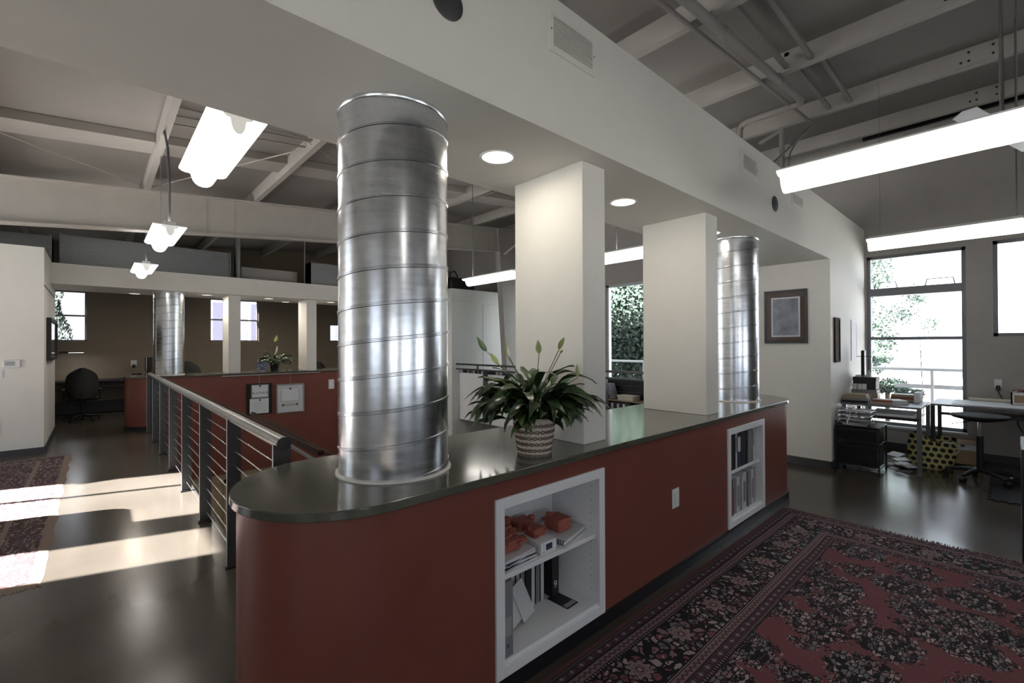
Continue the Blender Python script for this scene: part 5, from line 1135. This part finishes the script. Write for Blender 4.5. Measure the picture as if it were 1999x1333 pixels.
# ceiling fan
t = thing('ceiling_fan', 'white bladed ceiling fan on a steel rod, upper right corner', 'fan', (-.045, 4.8, 3.15)); zc_ = zroof(4.8)+.2
mb = MB(); mb.tube([(-.045, 4.8, 3.2), (-.045, 4.8, zc_)], .013, 12); part('rod', mb, M['chrome'], t, smooth=50); mb = MB(); mb.lathe([(.02, zc_-.14), (.055, zc_-.12), (.07, zc_-.06), (.07, zc_)], (-.045, 4.8, 0), 24); part('canopy', mb, M['greymetal'], t, smooth=50)
mb = MB(); mb.lathe([(.001, 3.05), (.07, 3.06), (.11, 3.10), (.11, 3.16), (.06, 3.2), (.02, 3.24), (.001, 3.24)], (-.045, 4.8, 0), 28, cap=False); part('motor', mb, M['greymetal'], t, smooth=50)
for k in range(4):
    q = -1.83+k*PI/2; R = Matrix.Rotation(q, 3, 'Z') @ Matrix.Rotation(.2, 3, 'X'); mb = MB(); vs = []; o_ = Vector((-.045, 4.8, 3.135))
    for zz_ in (-.003, .003):
        for a, b in ((.09, -.03), (.30, -.062), (.62, -.062), (.66, .0), (.62, .062), (.30, .062), (.09, .03)): vs.append(o_+R @ Vector((a, b, zz_)))
    mb.add(vs, [tuple(range(6, -1, -1)), tuple(range(7, 14))]+[(i, (i+1) % 7, (i+1) % 7+7, i+7) for i in range(7)]); part('blade', mb, M['white'], t)

# bags on the partition and shelving behind the far railing
c2 = bpy.data.objects['office_chair.001']; c2.scale = (1.12, 1.12, 1.1)
t = thing('equipment_bag', 'black equipment bag on top of the white partition', 'bag', (-10.4, 7.3, 3.13)); mb = MB(); mb.obox((-10.35, 7.28, 3.30), .45, .55, .32, .1); part('bag_body', mb, M['black'], t, bevel=.05)
mb = MB(); mb.tube([(-10.2, 7.05, 3.45), (-10.2, 7.05, 3.58), (-10.2, 7.2, 3.62), (-10.2, 7.3, 3.48)], .02, 8); part('strap', mb, M['black'], t, smooth=60)
t = thing('equipment_case', 'small dark case beside the black bag on the white partition', 'case', (-10.3, 7.75, 3.13)); mb = MB(); mb.obox((-10.3, 7.72, 3.22), .3, .22, .17); part('case_body', mb, M['dark'], t, bevel=.02); mb = MB(); mb.tube([(-10.15, 7.68, 3.30), (-10.15, 7.72, 3.35), (-10.15, 7.78, 3.30)], .01, 6); part('handle', mb, M['greymetal'], t)
t = thing('bookcase', 'low dark bookcase under the window behind the far railing', 'bookcase', (-5.8, 8.6, 0)); mb = MB(); mb.box(-6.6, -6.57, 8.35, 8.75, 0, .86); mb.box(-5.03, -5.0, 8.35, 8.75, 0, .86); mb.box(-6.57, -5.03, 8.73, 8.75, 0, .86); part('carcass', mb, M['dark'], t)
for z in (.02, .395): mb = MB(); mb.box(-6.57, -5.03, 8.35, 8.73, z, z+.025); part('shelf', mb, M['cardboard'], t)
for k, (x, wd, ln, ci, nm) in enumerate(((-6.50, .11, 0, 0, 'black binder with ring'), (-6.22, .07, -.22, 4, 'orange leaning binder'), (-6.10, .06, -.26, 1, 'grey leaning binder'), (-6.0, .06, -.32, 1, 'grey binder leaning farthest'))):
    t = thing('binder', '%s on the top shelf behind the far railing' % nm, 'binder', (x, 8.5, .4205), 'binders on the dark bookcase'); mb = MB(); mb.box(x, x+wd, 8.38, 8.62, .4205, .4205+.34); part('cover', mb, bcol[ci], t); t.rotation_euler = (0, ln, 0)
    mb = MB(); mb.tube([(x+wd/2, 8.379, .50), (x+wd/2, 8.376, .50)], .018, 14); part('ring_hole', mb, M['chrome'], t)
t = thing('box_file', 'cream box lying on the top shelf behind the far railing', 'box', (-5.62, 8.5, .4205)); mb = MB(); mb.box(-5.80, -5.42, 8.38, 8.66, .4205, .52); part('carton', mb, M['paper2'], t, bevel=.004); mb = MB(); mb.box(-5.81, -5.41, 8.37, 8.67, .50, .53); part('lid', mb, M['paper2'], t)
for k in range(12):
    x = -6.5+k*.075; ci = [2, 0, 2, 0, 1, 2, 0, 2, 0, 2, 0, 2][k]
    book(x, x+.06, 8.38, 8.60, .0455, .0455+.30, ci, '%s binder, %s from the left on the lower shelf behind the far railing' % (cn[ci], pos_w[k]), 'binders low on the dark bookcase')

# ================================================================ OUTSIDE
mb = MB(); mb.box(-80, 80, 9.9, 90, -3.4, -3.3); mb.box(-80, -15.6, -60, 9.9, -3.4, -3.3); mb.box(-15.6, 80, -60, -5.4, -3.4, -3.3)
struct('ground', mb, plain('pale_paving', (.58,.57,.54), .8, var=.15, scale=.6))
mb = MB(); mb.box(-9, 3, 9.33, 10.7, -.4, -.15); tag(part('balcony', mb, plain('balcony_concrete', (.5,.5,.48), .8)), 'pale concrete balcony outside the tall window', 'balcony')
t = thing('balcony_railing', 'grey pipe railing on the balcony outside the tall window', 'railing', (-1.5, 10.4, -.15)); zr_ = 1.185
mb = MB(); mb.tube([(-9, 10.4, zr_), (3, 10.4, zr_)], .028, 10); part('top_rail', mb, M['winframe_l'], t, smooth=50)
mb = MB(); mb.box(-1.42, 3, 10.39, 10.41, .86, .93); part('mid_bar', mb, M['winframe_l'], t)
for x in (-8.2, -6.4, -4.6, -2.75, -.925, .95): mb = MB(); mb.tube([(x, 10.4, -.15), (x, 10.4, zr_)], .026, 10); part('post', mb, M['winframe_l'], t, smooth=50)
def leafball(c, r, n, sz, mat, seed, name='foliage', parent=None, squash=(1,1,1), hollow=.5, lumps=9):
    rr = random.Random(seed); mb = MB(); cs = []
    for k in range(lumps):
        d = Vector((rr.gauss(0, 1), rr.gauss(0, 1), rr.gauss(0, 1))).normalized()*rr.uniform(.25, .8); cs.append((Vector((d.x*squash[0], d.y*squash[1], d.z*squash[2]))*r, r*rr.uniform(.28, .5)))
    vs = []; fs = []
    for k in range(n):
        cc, cr = cs[k % lumps]; d = Vector((rr.gauss(0, 1), rr.gauss(0, 1), rr.gauss(0, 1))).normalized()*cr*rr.uniform(hollow, 1.05); p = Vector(c)+cc+Vector((d.x*squash[0], d.y*squash[1], d.z*squash[2]))
        a = Vector((rr.gauss(0,1), rr.gauss(0,1), rr.gauss(0,1))).normalized(); b = a.orthogonal().normalized(); s_ = sz*rr.uniform(.6, 1.3); i0 = len(vs)
        vs += [p+a*s_, p+b*s_*.45, p-a*s_, p-b*s_*.45]; fs.append((i0, i0+1, i0+2, i0+3))
    mb.add(vs, fs); o = part(name, mb, mat, parent); o['kind'] = 'stuff'; return o
def leafy(name, a, b):
    g = G(name); g.set(color=g.ramp(g.noise(2.5, 3), [(.35, a), (.65, b)]), rough=.6); g.b.inputs['Transmission Weight'].default_value = 0; return g.m
TL = leafy('tree_leaves', (.06,.10,.075), (.15,.21,.15)); TD = leafy('dark_tree_leaves', (.020,.036,.028), (.06,.088,.062)); CY = leafy('cypress_leaves', (.025,.05,.04), (.06,.09,.08)); BK = plain('tree_bark', (.09,.06,.04), .9, bump=.5, bscale=30)
def tree(c, zb, r, n, sz, mat, label, seed, trunk=.14, **k):
    t = thing('tree', label, 'tree', (c[0], c[1], zb)); leafball(c, r, n, sz, mat, seed, parent=t, **k)
    mb = MB(); top = Vector(c); b = Vector((c[0], c[1], zb)); mb.tube([b, b.lerp(top, .5)+Vector((.1, 0, 0)), top], trunk, 8, r2=trunk*.5)
    rr = random.Random(seed)
    for q in range(7):
        d = Vector((rr.uniform(-1, 1), rr.uniform(-1, 1), rr.uniform(.1, 1))).normalized()*r*.85; s0 = b.lerp(top, rr.uniform(.65, 1)); mb.tube([s0, s0+d*.5+Vector((0,0,.1)), s0+d], trunk*.35, 6, r2=.01)
    part('trunk', mb, BK, t, smooth=60); return t
tree((-4.85, 17, 2.6), -3.3, 2.7, 42000, .065, TL, 'leafy green tree outside the left side of the tall window', 21, squash=(1, 1, 1.3), lumps=14)
tree((-2.0, 19, 2.7), -3.3, .9, 900, .05, TL, 'sparse branches in the middle of the tall window', 22, trunk=.018, lumps=6, hollow=.2)
tree((-2.6, 16, 1.2), -3.3, .5, 420, .045, TL, 'thin young tree low in the middle of the tall window', 23, trunk=.014, lumps=5, hollow=.2)
tree((-10.1, 16, 3.0), -3.3, 3.9, 46000, .095, TD, 'dense dark green tree filling the window behind the pillars', 24, squash=(1.1, .8, 1.), trunk=.25, lumps=26)
tree((-13.5, 19, 1.2), -3.3, 3.6, 12000, .09, TL, 'paler tree behind the dense dark tree', 25, lumps=16)
t = thing('bush', 'round clipped bush low outside the tall window', 'bush', (-2.6, 17.5, -3.3)); leafball((-2.55, 17.5, .25), .7, 2500, .05, TD, 26, parent=t, squash=(1.2, .8, .5), lumps=7)
mb = MB(); mb.tube([(-2.55, 17.5, -3.3), (-2.55, 17.5, .2)], .06, 8); part('trunk', mb, BK, t)
t = thing('cypress', 'narrow dark cypress outside the left back window', 'tree', (-18.2, -.93, -3.3))
mb = MB(); rr = random.Random(31); vs = []; fs = []
for k in range(15000):
    z = rr.uniform(-3, 6.5); u = (z+3)/9.5; R_ = .62*(1-u**3)*(.75+.2*math.sin(z*4)); q = rr.uniform(0, 2*PI); rad = R_*math.sqrt(rr.uniform(.3, 1)); p = Vector((-18.2+rad*math.cos(q), -1.0+rad*math.sin(q), z)); a = Vector((math.cos(q)*.4, math.sin(q)*.4, rr.uniform(.6, 1.2))).normalized(); b = a.orthogonal().normalized(); s_ = rr.uniform(.03, .07); i0 = len(vs)
    vs += [p+a*s_, p+b*s_*.4, p-a*s_, p-b*s_*.4]; fs.append((i0, i0+1, i0+2, i0+3))
mb.add(vs, fs); part('foliage', mb, CY, t)['kind'] = 'stuff'; mb = MB(); mb.tube([(-18.2, -1, -3.3), (-18.2, -1, 3)], .1, 8); part('trunk', mb, BK, t)
t = thing('building', 'white clad neighbouring building seen through the back windows', 'building', (-24, 3, -3.3)); mb = MB(); mb.box(-32, -23, -12, 18, -3.3, 9); part('wall', mb, plain('white_cladding', (.36,.36,.41), .7, var=.02), t)
mb = MB()
for k in range(60): mb.box(-23, -22.985, -12, 18, -3.2+k*.2, -3.19+k*.2)
o = part('cladding_lines', mb, plain('cladding_joint', (.45,.45,.52), .7), t); o['kind'] = 'stuff'
for y0, y1, z0, z1 in ((3.55, 4.65, 1.45, 3.6), (5.0, 6.0, 1.45, 3.6), (9.0, 10.2, 1.45, 3.6)):
    mb = MB(); mb.box(-22.99, -22.93, y0, y1, z0, z1); wd_ = part('window', mb, M['white'], t); mb = MB(); mb.box(-22.935, -22.92, y0+.12, (y0+y1)/2-.05, z0+.12, z1-.12); mb.box(-22.935, -22.92, (y0+y1)/2+.05, y1-.12, z0+.12, z1-.12); part('pane', mb, plain('lavender_pane', (.22,.22,.32), .2), wd_)
